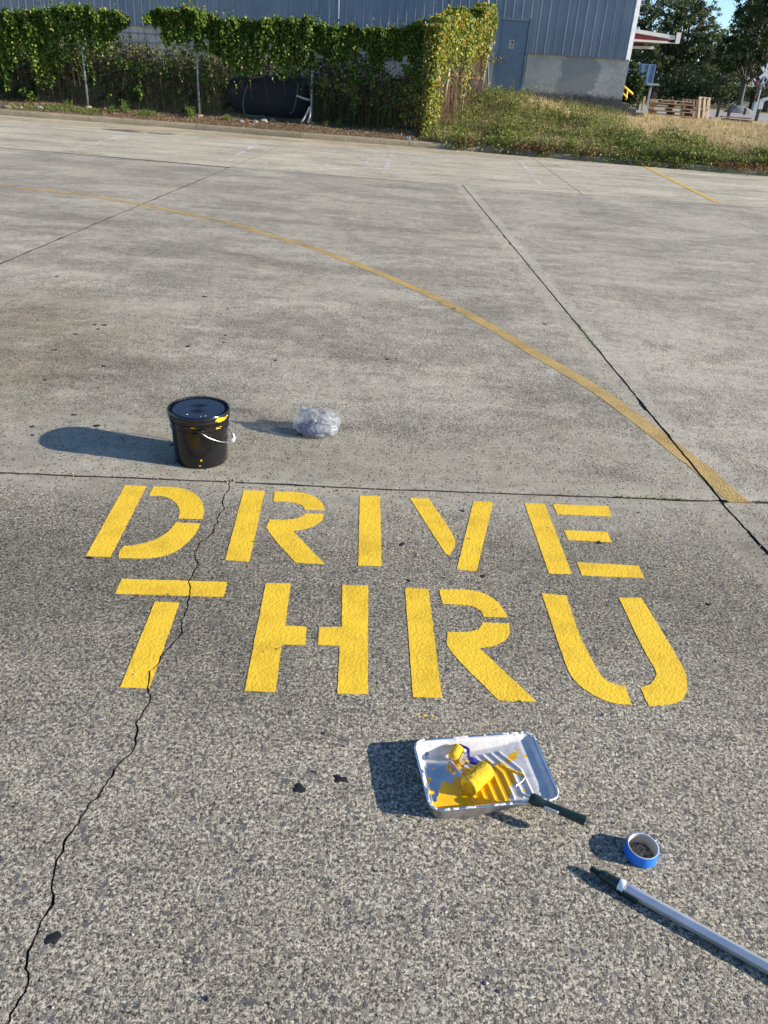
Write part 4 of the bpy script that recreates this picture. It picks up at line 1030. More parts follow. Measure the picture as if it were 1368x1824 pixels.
# ------------------------------------------------------------------ pallets, posts and signal by the road
M['wood'] = plain('grey weathered wood', (.37, .29, .20), .8, var=.35, sc=6)
M['wood2'] = plain('brown wood', (.20, .115, .07), .8, var=.35, sc=6)
M['wooddark'] = plain('dark creosoted wood', (.030, .022, .018), .8, var=.4, sc=8)
M['woodpale'] = plain('pale new wood', (.58, .49, .36), .75, var=.2, sc=7)
GP = 'wooden pallets by the road'
def pallet(label, loc, rz, L=1.2, Wd=1.0, mat='wood', rx=0, group=GP, nb=7):
    o = empty('pallet', loc); o.rotation_euler = (rx, 0, rz); tag(o, label, 'pallet', group)
    for y in (-Wd/2+.02, 0, Wd/2-.02): MB().box((0, y, .065), (L, .045, .085)).build('stringer', M[mat], o)
    for k in range(nb): MB().box((-L/2+.05+(L-.1)*k/(nb-1), 0, .119), (.09, Wd, .016)).build('top_board', M[mat], o)
    for x in (-L/2+.05, 0, L/2-.05): MB().box((x, 0, .011), (.09, Wd, .018)).build('bottom_board', M[mat], o)
    return o
ps = aty(1199, 206, 35.0); ps.z = gz(ps.x, 35.0); PWD = 67/1371*(35*.8686+.4); rq = random.Random(5)
lv = ['lowest pallet of the wide stack beside the thick dark post', 'second pallet up in the wide stack beside the thick dark post', 'middle pallet of the wide stack beside the thick dark post', 'fourth pallet up in the wide stack beside the thick dark post', 'topmost pallet of the wide stack beside the thick dark post']
hst = .56/5
for k in range(5):
    p_ = pallet(lv[k], (ps.x+rq.uniform(-.05, .05), ps.y+.55+rq.uniform(-.04, .04), ps.z-.02+k*.131), math.pi/2+rq.uniform(-.03, .03), 1.0, PWD, ['wood', 'wood2', 'wood', 'wood2', 'wood'][k])
up_ = aty(1243, 207, 36.0); up_.z = gz(up_.x, 36.0)
o = pallet('pale pallet frame standing upright beside the stack', (up_.x+.22, up_.y+.22, up_.z-.04), 0, .50, .90, 'wood', R_(72), nb=3)
o.rotation_euler = (R_(70), 0, R_(8))
o.location = (up_.x+.12, up_.y-.02, up_.z+.42)
o = pallet('brown pallet leaning behind the pale upright frame', (up_.x-.25, up_.y+.35, up_.z+.36), 0, .8, .8, 'wood2', nb=6); o.rotation_euler = (R_(62), 0, R_(-6))
lp_ = aty(1317, 213, 36.5); lp_.z = gz(lp_.x, 36.5)
pallet('dark low pallet alone on the straw by the gravel heap', (lp_.x, lp_.y+.3, lp_.z), .05, 1.0, .8, 'wooddark')
MB().box((lp_.x-.1, lp_.y+.2, lp_.z+.20), (1.25, .25, .05), Matrix.Rotation(.05, 3, 'Z')).build('plank', M['wood2'])
tag(bpy.data.objects['plank'], 'brown plank lying across the dark low pallet', 'plank')
MB().box((lp_.x-.9, lp_.y+1.6, lp_.z+.06), (.5, .2, .12)).build('timber_offcut', M['wood2']); tag(bpy.data.objects['timber_offcut'], 'short brown timber offcut left of the dark low pallet', 'timber')
def ong2(px, py):                             # same, on the nearly level ground by the road
    z = .84; p = at(px, py, z)
    for _ in range(6): p = at(px, py, gz(p.x, max(33.0, min(p.y, 60))))
    return p if 30 < p.y < 60 else aty(px, py, 34.0)
GB = 'short wooden posts along the road edge'
def post(px, py, pt, w, mat, label, group=GB):
    p = ong2(px, py); h = (py-pt)/1828*math.hypot(p.x, p.y)*1.02; m = MB(); m.box((0, 0, h/2-.05), (w, w, h+.1)); m.box((0, 0, h+.008), (w*1.06, w*1.06, .016))
    o = m.build('wooden_post', M[mat], bevel=.008); o.location = p; tag(o, label, 'post', group)
    return o
post(1120.5, 191, 166, .12, 'wooddark', 'dark post nearest the warehouse corner beside the yellow rail')
post(1134.5, 196, 166.7, .13, 'wooddark', 'tall dark post second from the warehouse corner')
post(1143, 198, 172.6, .11, 'dullyellow', 'yellowish post between two dark posts left of the pallet stack')
post(1159, 199, 165, .22, 'wooddark', 'thick dark post touching the left side of the pallet stack')
post(1245, 208, 184, .12, 'wooddark', 'dark post in front of the upright pale frame')
post(1276.3, 209, 188, .12, 'wooddark', 'dark post alone between the pallets and the gravel heap')
post(1295.5, 213, 190.7, .12, 'wooddark', 'dark post at the left end of the low pallet')
post(1325, 205, 193.5, .12, 'wooddark', 'dark post behind the right end of the low pallet')
bx = post(1346, 216, 192, .12, 'wooddark', 'dark post carrying a pale metal cabinet')
cp = empty('signal_cabinet', bx.location); M['greymetal'] = plain('pale grey metal', (.40, .43, .46), .5, var=.15, sc=8)
tag(cp, 'pale grey metal cabinet fixed on top of the rightmost dark post', 'cabinet')
MB().box((.02, 0, .73), (.20, .16, .42)).build('cabinet_body', M['greymetal'], cp, bevel=.01); MB().box((.14, 0, .95), (.26, .17, .14), Matrix.Rotation(-.35, 3, 'Y')).build('hood', M['greymetal'], cp, bevel=.01)
# crossing signal
cs = aty(1346, 192, 70); sgn = empty('crossing_signal', (cs.x, 70, .845)); tag(sgn, 'railway crossing signal with a white crossbuck and lamps at the right edge', 'crossing signal')
M['whitepaint'] = plain('white sign paint', (.52, .52, .51), .5, var=.1, sc=6)
MB().tube([(0, 0, 0), (0, 0, 3.4)], .06, 10).build('mast', M['greymetal'], sgn, smooth=True)
for k, a in enumerate((45, -45)):
    b_ = MB().box((0, -.10-.03*k, 2.75), (1.05, .02, .20), Matrix.Rotation(R_(a), 3, 'Y')).build('crossbuck_board', M['whitepaint'], sgn)
MB().box((0, -.08, 2.0), (1.0, .06, .07)).build('lamp_bar', M['greymetal'], sgn)
for sx in (-1, 1):
    qm = Matrix.Rotation(R_(90), 3, 'X'); m = MB(); m.lathe([(0, 0), (.25, 0), (.25, .02), (0, .02)], 20, (.42*sx, -.12, 2.0), qm); lb = m.build('backing_disc', M['ink'], sgn)
    m = MB(); m.lathe([(0, .03), (.10, .03), (.10, .10), (.0, .10)], 16, (.42*sx, -.12, 2.0), qm); m.build('lamp', M['red'], lb)
MB().box((0, 0, .35), (.5, .4, .7)).build('base_box', M['greymetal'], sgn, bevel=.02)
# gravel heap
gp_ = at(1327, 203, .845); t = NT('grey gravel'); M['gravel'] = t.set(col=t.ramp(t.noise(14, 6, .75), [(.3, (.06, .062, .068)), (.5, (.15, .152, .158)), (.7, (.32, .32, .32))]), rough=.9, normal=t.bump(t.noise(12, 6, .7), .05, .8))
m = MB(); V = []; F = []; n = 40
for i in range(13):
    r = 1-i/12
    for k in range(n):
        a = 2*math.pi*k/n; s = 1+.22*mnoise.noise(Vector((math.cos(a)*1.2, math.sin(a)*1.2, 3))); z = .55*(1-r**1.7) + .05*mnoise.noise(Vector((r*math.cos(a)*3, r*math.sin(a)*3, 8)))
        V.append((r*1.15*s*math.cos(a)-.15*(1-r), r*.8*s*math.sin(a), z-.06))
for i in range(12):
    for k in range(n): F.append((i*n+k, i*n+(k+1) % n, (i+1)*n+(k+1) % n, (i+1)*n+k))
m.add(V, F); gh_ = m.build('gravel_heap', M['gravel'], smooth=True); gh_.location = (gp_.x, gp_.y+1, .84); gh_.scale = (1.12, 1.1, 1.0); tag(gh_, 'low heap of grey gravel on the road beyond the dark low pallet', 'gravel heap')
# utility pole and wires
up0 = aty(1197.5, 168, 108); upl = empty('utility_pole', (up0.x, 108, .83)); tag(upl, 'leaning wooden utility pole in front of the trees', 'utility pole')
hz = 1.77+(166-84)/1828*108-.98
MB().tube([(0, 0, 0), (.06, 0, hz)], [.16, .11], 10).build('pole', M['wood'], upl, smooth=True)
MB().box((.05, 0, hz*.62), (2.4, .10, .12)).build('crossarm', M['wood2'], upl)
for k, (dx, z) in enumerate(((-1.0, hz*.64), (1.0, hz*.64), (.05, hz))): MB().lathe([(0, 0), (.05, 0), (.06, .08), (.03, .16), (0, .16)], 8, (dx, 0, z)).build('insulator', M['greymetal'], upl)
for k, (dx, z0, lab) in enumerate(((-1.0, hz*.64, 'thin overhead wire from the left of the pole crossarm'), (1.0, hz*.64, 'thin overhead wire from the right of the pole crossarm'), (.05, hz, 'thin overhead wire from the tip of the utility pole'))):
    pts = [(up0.x+dx+x, 108+.1*x, .98+z0+.1+((x/40)**2-(abs(x)/40))*1.8+.012*x) for x in np.linspace(-40, 40, 41)]
    m = MB(); m.tube(pts, .010, 5); tag(m.build('overhead_wire', M['ink']), lab, 'wire', 'overhead wires')

# ------------------------------------------------------------------ chain link fence
M['galv'] = plain('dull galvanised steel', (.34, .37, .36), .5, metal=.5, var=.25, sc=12)
M['rust'] = plain('rusty tube', (.22, .10, .055), .8, var=.4, sc=14)
M['oldwire'] = plain('dark old wire', (.10, .105, .10), .6, metal=.3, var=.3)
M['barkpole'] = plain('pale weathered pole', (.42, .37, .31), .8, var=.35, sc=12)
fb = [Vector((-13.6, 26.15, gz(-13.6, 26.15)))] + [ong(161, 190), ong(357, 205), ong(555, 218), ong(765, 239)]
fx = [p.x for p in fb]; fyv = [p.y for p in fb]
fx = [fx[0], fx[1], fx[2], fx[3], fx[4]]; fyv = [26.1, 26.0, 25.9, 25.8, 25.6]
def fy(x): return float(np.interp(x, fx, fyv))
fn = empty('chain_link_fence', (0, 0, 0)); tag(fn, 'galvanised chain link fence with steel posts carrying the vines', 'fence')
FT = 2.28
for x in [-13.6, fx[1], fx[2], fx[3], fx[4]]:
    y = fy(x)+.02; g = gz(x, y); top = 2.50 if x == fx[4] else FT+.04
    MB().tube([(x, y, g-.1), (x+.02, y, top)], .032, 10).build('fence_post', M['galv'], fn, smooth=True)
    MB().lathe([(0, 0), (.13, 0), (.11, .05), (0, .06)], 12, (x, y, g-.01)).build('footing', M['kerb'], fn)
for z in (FT, FT-.22):
    m = MB(); m.tube([(x, fy(x)+.02, z) for x in np.linspace(-13.6, fx[4], 20)], .021, 8); m.build('rail', M['galv'], fn, smooth=True)
def chain(name, p0, p1, z0, z1, parent, mat, pitch=.075, r=.0022):
    """woven wire as straight crossing strands"""
    p0 = Vector(p0); p1 = Vector(p1); L = (p1-p0).length; d = (p1-p0).normalized(); H = z1-z0; m = MB()
    k = -H
    while k < L:
        for s in (0, 1):
            a0, a1 = (k, k+H); t0, t1 = max(a0, 0), min(a1, L)
            if t1-t0 > .05:
                za, zb = (z0+(t0-a0), z0+(t1-a0)) if s == 0 else (z1-(t0-a0), z1-(t1-a0))
                a = p0+d*t0; b = p0+d*t1; m.tube([(a.x, a.y+.004*s, za), (b.x, b.y+.004*s, zb)], r, 3, False)
        k += pitch
    o = m.build(name, mat, parent); o['kind'] = 'stuff'; return o
for a, b in zip([-13.6]+fx[1:-1], fx[1:]):
    chain('wire_mesh', (a, fy(a)-.015, 0), (b, fy(b)-.015, 0), .30, FT, fn, M['oldwire'], .09, .0013)

# return of the fence: sagging gate and poles running back to the warehouse
C0 = Vector((fx[4], fy(fx[4]), 0)); C1 = Vector((2.28, 29.9, 0)); CD = (C1-C0).normalized(); CN = Vector((CD.y, -CD.x, 0)); CL = (C1-C0).length
def atret(px, py, off=0.0):
    d = ray(px, py); p0 = C0 + CN*off; t = (CN.x*p0.x+CN.y*p0.y)/(CN.x*d[0]+CN.y*d[1]); return Vector((d[0]*t, d[1]*t, CAM_H+d[2]*t))
gt = empty('old_gate', (0, 0, 0)); tag(gt, 'rusty sagging wire gate overgrown with yellowing vine beside the warehouse door', 'gate')
for a, b, r, mt, nm in (((803, 105), (792, 181), .035, 'barkpole', 'stake'), ((841, 76), (822, 198), .026, 'barkpole', 'stake'), ((878.6, 45.6), (851, 194), .036, 'barkpole', 'stake'), ((864, 70), (856, 140), .026, 'rust', 'upright'), ((807, 98), (802, 200), .03, 'rust', 'upright'), ((804, 134), (861, 141.5), .03, 'rust', 'cross_rail'), ((870, -14), (869, 190), .03, 'galv', 'steel_post')):
    MB().tube([atret(*a), atret(*b)], r, 8).build(nm, M[mt], gt, smooth=True)
chain('wire_mesh', C0+CD*.15, C1, .5, 2.6, gt, M['rust'], .12, .0016)

# ------------------------------------------------------------------ vines
M['vine'] = leafmat('vine leaves', [(0, (.018, .052, .008)), (.25, (.045, .11, .014)), (.55, (.10, .185, .024)), (.82, (.19, .265, .038)), (.94, (.32, .31, .05)), (1, (.13, .075, .03))], .40, .45)
M['vineyellow'] = leafmat('yellowing vine leaves', [(0, (.06, .11, .016)), (.22, (.15, .21, .028)), (.5, (.30, .31, .04)), (.75, (.50, .41, .045)), (.9, (.42, .25, .04)), (1, (.18, .09, .035))], .40, .45)
M['under'] = leafmat('undergrowth leaves', [(0, (.018, .030, .008)), (.35, (.045, .062, .015)), (.65, (.10, .115, .028)), (.88, (.22, .20, .05)), (1, (.10, .07, .03))], .25, .6)
M['stems'] = leafmat('dry brown stems', [(0, (.06, .04, .025)), (.5, (.14, .09, .055)), (1, (.25, .18, .11))], .1, .8)
M['twig'] = plain('brown vine stem', (.10, .065, .04), .85, var=.4, sc=30)
prof = [(-60, 20), (0, 22), (30, 18), (60, 20), (100, 13), (125, 10), (160, 16), (200, 21), (228, 29), (240, 44), (258, 24), (280, 17), (300, 20), (330, 13), (352, 17), (380, 30), (440, 38), (480, 36), (530, 33), (560, 36), (590, 48), (650, 51), (700, 54), (735, 46), (752, 36), (775, 33), (790, 38)]
PX = []; PZ = []
for px, py in prof:
    p = aty(px, py, 25.8); PX.append(p.x); PZ.append(p.z)
def vtop(x): return np.interp(x, PX, PZ)
def nz(x, z, s, k=0.0):
    return np.array([mnoise.noise(Vector((a*s, b*s, k))) for a, b in zip(x, z)])
def vine(name, label, xr, n, mat, cover, seed, thick=.20):
    o = empty(name, ((xr[0]+xr[1])/2, fy((xr[0]+xr[1])/2), .3)); tag(o, label, 'vine', 'vines on the chain link fence')
    x = rng.uniform(xr[0], xr[1], n*3); u = rng.uniform(0, 1, n*3)**1.35
    top = vtop(x) + .13*nz(x, x*0, 3.3, seed) + .07*nz(x, x*0, 13, seed); gr = ground_z(x, np.full(len(x), 26.0)) + .05
    z = top - u*(top-gr)
    c = nz(x, z*.55, 1.5, seed)*.55 + nz(x, z, 4.2, seed+4)*.45
    depth = (top-z)
    lim = cover(x, depth)
    keep = (c + lim > 0) & (rng.uniform(0, 1, n*3) < np.clip(.30+lim, .25, 1))
    # the torn gap and the clear stretch over the dark bundle
    pg = np.abs(x-aty(247, 60, 25.8).x)
    keep &= ~((pg < .24 + .42*np.clip((depth-.12)/.35, 0, 1) + .14*nz(x, z, 4, 9)) & (depth > -.2) & (z > 1.55 + .25*nz(x, z, 3, 2)))
    bx0, bx1 = aty(402, 180, 25.8).x, aty(552, 180, 25.8).x
    hang = nz(x*3.0, z*.35, 2.2, 31)
    keep &= ~((x > bx0) & (x < bx1) & (z < 1.42) & ((hang < .22) | (z < .55)))
    x, z, depth, c = x[keep][:n], z[keep][:n], depth[keep][:n], c[keep][:n]
    m_ = len(x)
    bulge = thick*np.clip(1-depth/1.3, .25, 1)*(1+1.5*nz(x, z*.8, 2.6, seed+7)+.9*nz(x*1.6, z*.4, 6, seed+2))
    y = np.array([fy(a) for a in x]) - .02 - rng.uniform(-.45, 1, m_)*np.maximum(bulge, .04)
    P_ = np.stack([x, y, z + rng.normal(0, .015, m_)], 1)
    V, F = leaves(P_, rng.uniform(.055, .105, m_), out=np.array([.55, -.55, .60]), droop=.9, wide=.85)
    ns = int((xr[1]-xr[0])*9); sx = rng.uniform(xr[0], xr[1], ns); k_ = np.repeat(np.arange(ns), 7); tt = np.tile(np.linspace(.1, 1, 7), ns); hh_ = (rng.uniform(.05, .26, ns)*(rng.uniform(0, 1, ns) < .7))[k_]
    lx = rng.normal(0, .5, ns)[k_]; Ps = np.stack([sx[k_]+lx*tt*hh_*.8, np.array([fy(a) for a in sx])[k_]-.05+rng.normal(0, .03, len(k_)), vtop(sx)[k_]+tt*hh_-.02], 1)
    ok_ = (np.abs(sx[k_]-aty(247, 60, 25.8).x) > .5) & (hh_ > 0); V, F = cat((V, F), leaves(Ps[ok_], rng.uniform(.04, .08, ok_.sum()), out=np.array([.15, -.6, .5]), wide=.8))
    nh = int((xr[1]-xr[0])*9); hx = rng.uniform(xr[0]+.1, xr[1]-.1, nh); kk = np.repeat(np.arange(nh), 18); tt = np.tile(np.linspace(0, 1, 18), nh); hl = rng.uniform(.3, 1.35, nh)[kk]; sw = rng.normal(0, .10, nh)[kk]
    Ph = np.stack([hx[kk]+sw*tt+rng.normal(0, .03, len(kk)), np.array([fy(a) for a in hx])[kk]-.06-thick*rng.uniform(.6, 1.3, nh)[kk]*(1-.5*tt), vtop(hx)[kk]-.15-rng.uniform(0, .5, nh)[kk]-tt*hl], 1)
    gp2 = ~((np.abs(hx[kk]-aty(247, 60, 25.8).x) < .65)) & (Ph[:, 2] > .5); V, F = cat((V, F), leaves(Ph[gp2], rng.uniform(.045, .085, gp2.sum()), out=np.array([.55, -.55, .60]), droop=.9, wide=.85))
    lf = tri_mesh('foliage', V, F, mat, o)
    lf.matrix_parent_inverse = Matrix.Translation(-o.location)
    m = MB(); r = random.Random(seed)
    for k in range(int((xr[1]-xr[0])*7)):
        a = r.uniform(*xr); zt_ = float(vtop(a))-r.uniform(0, .3); L = r.uniform(.6, 1.9); pts = []
        for q in range(6):
            pts.append((a+.05*math.sin(q*1.3+k), fy(a)-.04-.05*math.sin(q+k*.7), max(gz(a, 25.9), zt_-L*q/5))); a += r.uniform(-.05, .05)
        m.tube(pts, r.uniform(.004, .008), 4, False)
    st_ = m.build('stems', M['twig'], o); st_['kind'] = 'stuff'; st_.matrix_parent_inverse = Matrix.Translation(-o.location)
    return o
xa, xb_, xc = -14.2, aty(244, 60, 25.8).x, aty(560, 40, 25.8).x
vine('climbing_vine', 'dense dark green vine covering the left end of the fence almost to the ground', (xa, xb_), 23000, M['vine'], lambda x, d: .52-.30*d - .25*((x > aty(100, 100, 25.8).x) & (d > .75)), 3)
vine('climbing_vine', 'thick green vine hanging from the middle of the fence above the dark bundle', (xb_, xc), 20000, M['vine'], lambda x, d: .60-.52*d, 13, .24)
vine('climbing_vine', 'olive green vine with dry brown stems left of the sunlit fence corner', (xc, fx[4]-.35), 12000, M['vine'], lambda x, d: .50-.36*d, 23, .16)

# sunlit corner and return
rp = [(745, 42), (765, 27), (785, 36), (800, 24), (812, 13), (822, 22), (832, 40), (845, 33), (852, 15), (862, 6), (868, 9), (873, 42), (880, 90)]
RS = []; RZ_ = []
for px, py in rp:
    p = atret(px, py) if px > 770 else aty(px, py, fyv[-1]); RS.append((Vector((p.x, p.y, 0))-C0).dot(CD) if px > 770 else -.2+.01*(px-745)); RZ_.append(p.z)
o = empty('climbing_vine', (C0.x, C0.y, gz(C0.x, C0.y))); tag(o, 'sunlit yellow and green vine smothering the fence corner and old gate', 'vine', 'vines on the chain link fence')
n = 40000; s_ = rng.uniform(-.45, CL-.1, n); u = rng.uniform(0, 1, n)**1.5
top = np.interp(s_, RS, RZ_) + .06*nz(s_, s_*0, 4, 3); gr = np.array([gz(C0.x+CD.x*a, C0.y+CD.y*a) for a in s_])
z = top-u*(top-gr); dep = top-z
c = nz(s_, z*.6, 1.8, 5)*.6 + nz(s_, z, 5, 8)*.5
lim = np.where(s_ < .55, .80-.20*dep, .70-.42*dep)
keep = (c+lim > 0) & (rng.uniform(0, 1, n) < np.clip(.25+lim, .06, .9))
s_, z, dep = s_[keep], z[keep], dep[keep]; k = len(s_)
off = rng.uniform(-.30, .32, k)*np.clip(1.1-dep*.45, .3, 1)
P_ = np.stack([C0.x+CD.x*s_+CN.x*off, C0.y+CD.y*s_+CN.y*off, z], 1)
left = s_ < .1; P_[left, 1] -= rng.uniform(.0, .28, left.sum())
sz = rng.uniform(.055, .105, k)
yw = (rng.uniform(0, 1, k) < .60)
for nm, msk, mt in (('foliage', ~yw, 'vine'), ('yellow_foliage', yw, 'vineyellow')):
    V, F = leaves(P_[msk], sz[msk], out=np.array([.8, -.5, .4]), droop=.9, wide=.85); lf = tri_mesh(nm, V, F, M[mt], o); lf.matrix_parent_inverse = Matrix.Translation(-o.location)
n = 1500; s_ = rng.uniform(-.35, CL-.1, n); q = rng.uniform(0, .75, n)
g0 = np.array([gz(C0.x+CD.x*a, C0.y+CD.y*a) for a in s_]); tp2 = np.interp(s_, RS, RZ_)-.15; off = rng.normal(0, .10, n)
P_ = np.stack([C0.x+CD.x*s_+CN.x*off, C0.y+CD.y*s_+CN.y*off, g0+(tp2-g0)*q*.8], 1)
V, F = blades(P_, rng.uniform(.25, 1.1, n), rng.uniform(.005, .011, n), lean=.35); lf = tri_mesh('dry_stems', V, F, M['stems'], o); lf['kind'] = 'stuff'; lf.matrix_parent_inverse = Matrix.Translation(-o.location)
# side sprig
c0 = atret(884, 103); P_ = np.array(c0) + rng.normal(0, 1, (160, 3))*np.array([.16, .1, .13]); V, F = leaves(P_, rng.uniform(.05, .09, 160), out=np.array([.6, -.5, .4]), wide=.85)
lf = tri_mesh('side_sprig', V, F, M['vineyellow'], o); lf.matrix_parent_inverse = Matrix.Translation(-o.location)

# undergrowth behind and at the foot of the fence
n = 40000; x = rng.uniform(-15, .3, n); y = np.array([fy(a) for a in x]) + rng.uniform(.12, 2.4, n)
h = (1.45 + .60*nz(x, y, .8, 6) + .30*nz(x, y, 3, 2))*rng.uniform(.0, 1, n)**.8
bx0, bx1 = aty(398, 180, 26.4).x, aty(556, 180, 26.4).x
k = ~((x > bx0) & (x < bx1) & (y < 27.4) & (h < 1.3)); x, y, h = x[k], y[k], h[k]
V1 = leaves(np.stack([x, y, ground_z(x, y)+h], 1), rng.uniform(.06, .13, len(x)), droop=.3, wide=.5)
n = 9000; x = rng.uniform(-15, .3, n); y = np.array([fy(a) for a in x]) + rng.uniform(.1, 2.2, n); k = ~((x > bx0) & (x < bx1) & (y < 27.4)); x, y = x[k], y[k]
V2 = blades(np.stack([x, y, ground_z(x, y)], 1), rng.uniform(.4, 1.35, len(x)), rng.uniform(.008, .02, len(x)), lean=.35)
V, F = cat(V1, V2); tag(tri_mesh('undergrowth', V, F, M['under']), kind='stuff')

# dark bundle with a green hose, dead palms, branches
M['netting'] = plain('black netting', (.012, .013, .017), .8, var=.6, sc=40, bump=.01)
c = Vector(((bx0+bx1)/2, 26.75, gz(-3, 26.5))); m = MB(); V = []; F = []; n = 48
L = (bx1-bx0)/2*.98
for i in range(25):
    t_ = -1+2*i/24; r = .60*(1-abs(t_)**5)**.5+.02
    for k in range(n):
        a = 2*math.pi*k/n; ca, sa = math.cos(a), math.sin(a); s = 1+.06*mnoise.noise(Vector((t_*3, ca*2, sa*2)))+.035*mnoise.noise(Vector((t_*9, ca*5, sa*5)))
        V.append((t_*L, r*s*.85*abs(ca)**.8*(1 if ca > 0 else -1), .52+r*s*.95*abs(sa)**.75*(1 if sa > 0 else -1)*(1+.12*t_)))
for i in range(24):
    for k in range(n): F.append((i*n+k, (i+1)*n+k, (i+1)*n+(k+1) % n, i*n+(k+1) % n))
m.add(V, F); b_ = m.build('netting_bundle', M['netting'], smooth=True); b_.location = c; tag(b_, 'big dark bundle of netting lying behind the fence between two posts', 'bundle')
M['hose'] = plain('green hose', (.035, .20, .15), .45, var=.2)
def hose(pts, label):
    m = MB(); m.tube(catmull([aty(px, py, Y) for px, py, Y in pts], 8), .012, 7); tag(m.build('garden_hose', M['hose'], smooth=True), label, 'hose', 'green hose lengths behind the fence')
hose([(442, 150, 26.05), (436, 165, 26.0), (433, 185, 26.0), (436, 202, 26.02), (448, 207, 26.05), (470, 206, 26.1)], 'green hose length at the left end of the dark bundle')
hose([(531, 150, 26.05), (529, 165, 26.0), (527, 180, 26.0), (523, 195, 26.02), (517, 203, 26.05)], 'green hose length at the right end of the dark bundle')
M['deadpalm'] = leafmat('dry palm fronds', [(0, (.20, .14, .06)), (.5, (.32, .23, .11)), (1, (.16, .14, .06))], .3, .7)
def palm(px, py, pt, label):
    p = aty(px, py, 26.1); p.z = gz(p.x, 26.1); top = aty(px-1, pt+36, 26.1).z; o = empty('palm_seedling', p); tag(o, label, 'palm', 'dry palm seedlings behind the fence')
    MB().tube([(0, 0, 0), (.01, 0, (top-p.z)*.5), (-.01, 0, top-p.z)], [.03, .022, .02], 8).build('trunk', M['stems'], o, smooth=True)
    V = []; F = []; r = random.Random(int(px))
    for k in range(15):
        a = R_(-66+132*k/14)+r.uniform(-.06, .06); L = r.uniform(.34, .5)*(1-.25*abs(k-7)/7); dy = r.uniform(-.12, .12); w = .028
        q0 = Vector((0, 0, top-p.z-.02)); q2 = q0+Vector((math.sin(a)*L, dy, math.cos(a)*L)); q1 = (q0+q2)/2; nx = Vector((math.cos(a), 0, -math.sin(a)))*w; b = len(V)
        V += [q0, q1+nx+Vector((0, .01, 0)), q2, q1-nx+Vector((0, .01, 0))]; F += [(b, b+1, b+2), (b, b+2, b+3)]
    tri_mesh('fronds', [tuple(v) for v in V], F, M['deadpalm'], o)
palm(618, 216, 130, 'tall dry palm seedling with a fan of tan fronds behind the fence'); palm(576, 213, 120, 'shorter faded palm seedling nearest the third fence post')
M['barepale'] = plain('bleached dead wood', (.50, .46, .40), .85, var=.3, sc=20)
def stick(pts, r, label):
    m = MB(); m.tube(catmull([aty(px, py, Y) for px, py, Y in pts], 4), r, 7); tag(m.build('dead_branch', M['barepale'], smooth=True), label, 'branch', 'bleached branches at the third post')
stick([(537, 218, 25.6), (545, 205, 25.65), (552, 190, 25.7)], .03, 'short bleached branch leaning left of the third fence post')
stick([(548, 219, 25.6), (552, 207, 25.62), (553, 192, 25.7)], .025, 'thin bleached branch against the foot of the third fence post')
stick([(528, 170, 26.0), (540, 175, 25.95), (552, 178, 25.9)], .03, 'bleached branch lying level across the dark bundle')

# ------------------------------------------------------------------ verge: litter, tufts, weeds, straw
M['litter'] = leafmat('dead leaf litter', [(0, (.09, .055, .03)), (.4, (.20, .13, .075)), (.8, (.33, .25, .16)), (1, (.12, .06, .035))], .1, .85)
n = 9000; x = rng.uniform(-14, 3.4, n); v = rng.uniform(.02, 2.0, n)**1.0; y = np.array([float(kerb_y(a)) for a in x])+.2+v
V1 = leaves(np.stack([x, y, ground_z(x, y)+.012], 1), rng.uniform(.025, .07, n), out=np.array([0, 0, 1.6]), wide=.6)
n2 = 2500; x = rng.uniform(-14, 3.4, n2); y = np.array([float(kerb_y(a)) for a in x])+.2+rng.uniform(0, 1.9, n2)
V2 = blades(np.stack([x, y, ground_z(x, y)], 1), rng.uniform(.03, .10, n2), .006, lean=1.4)
V, F = cat(V1, V2); tag(tri_mesh('leaf_litter', V, F, M['litter']), kind='stuff')
M['weed'] = leafmat('green weeds', [(0, (.045, .075, .016)), (.4, (.115, .165, .030)), (.75, (.23, .26, .05)), (.92, (.38, .34, .10)), (1, (.20, .13, .06))], .35, .5)
M['tuft'] = leafmat('fresh green tuft', [(0, (.06, .12, .02)), (.6, (.14, .21, .04)), (1, (.24, .27, .07))], .4, .5)
M['straw'] = leafmat('dry straw grass', [(0, (.27, .20, .10)), (.4, (.43, .335, .18)), (.8, (.58, .47, .27)), (1, (.22, .19, .08))], .3, .7)
M['reddead'] = leafmat('red brown dead weed', [(0, (.10, .042, .022)), (.5, (.20, .085, .045)), (1, (.32, .17, .09))], .15, .8)
def tuft(px, py, r, h, n, label, mat='tuft', name='weed_tuft', group='small green tufts along the left verge', catg='weed'):
    p = ong(px, py); a = rng.uniform(0, 2*np.pi, n); q = r*np.sqrt(rng.uniform(0, 1, n))
    P_ = np.stack([q*np.cos(a), q*np.sin(a), np.zeros(n)], 1); V1 = blades(P_, rng.uniform(.25, 1.1, n)*h*(1.15-q/r*.8), .012, lean=1.0 if mat == 'reddead' else .6)
    P2 = np.stack([q*np.cos(a), q*np.sin(a), rng.uniform(.1, .9, n)*h], 1); V2 = leaves(P2, rng.uniform(.03, .07, n), droop=-.2, wide=.5)
    V, F = cat(V1, V2); o = tri_mesh(name, V, F, M[mat]); o.location = p; return tag(o, label, catg, group)
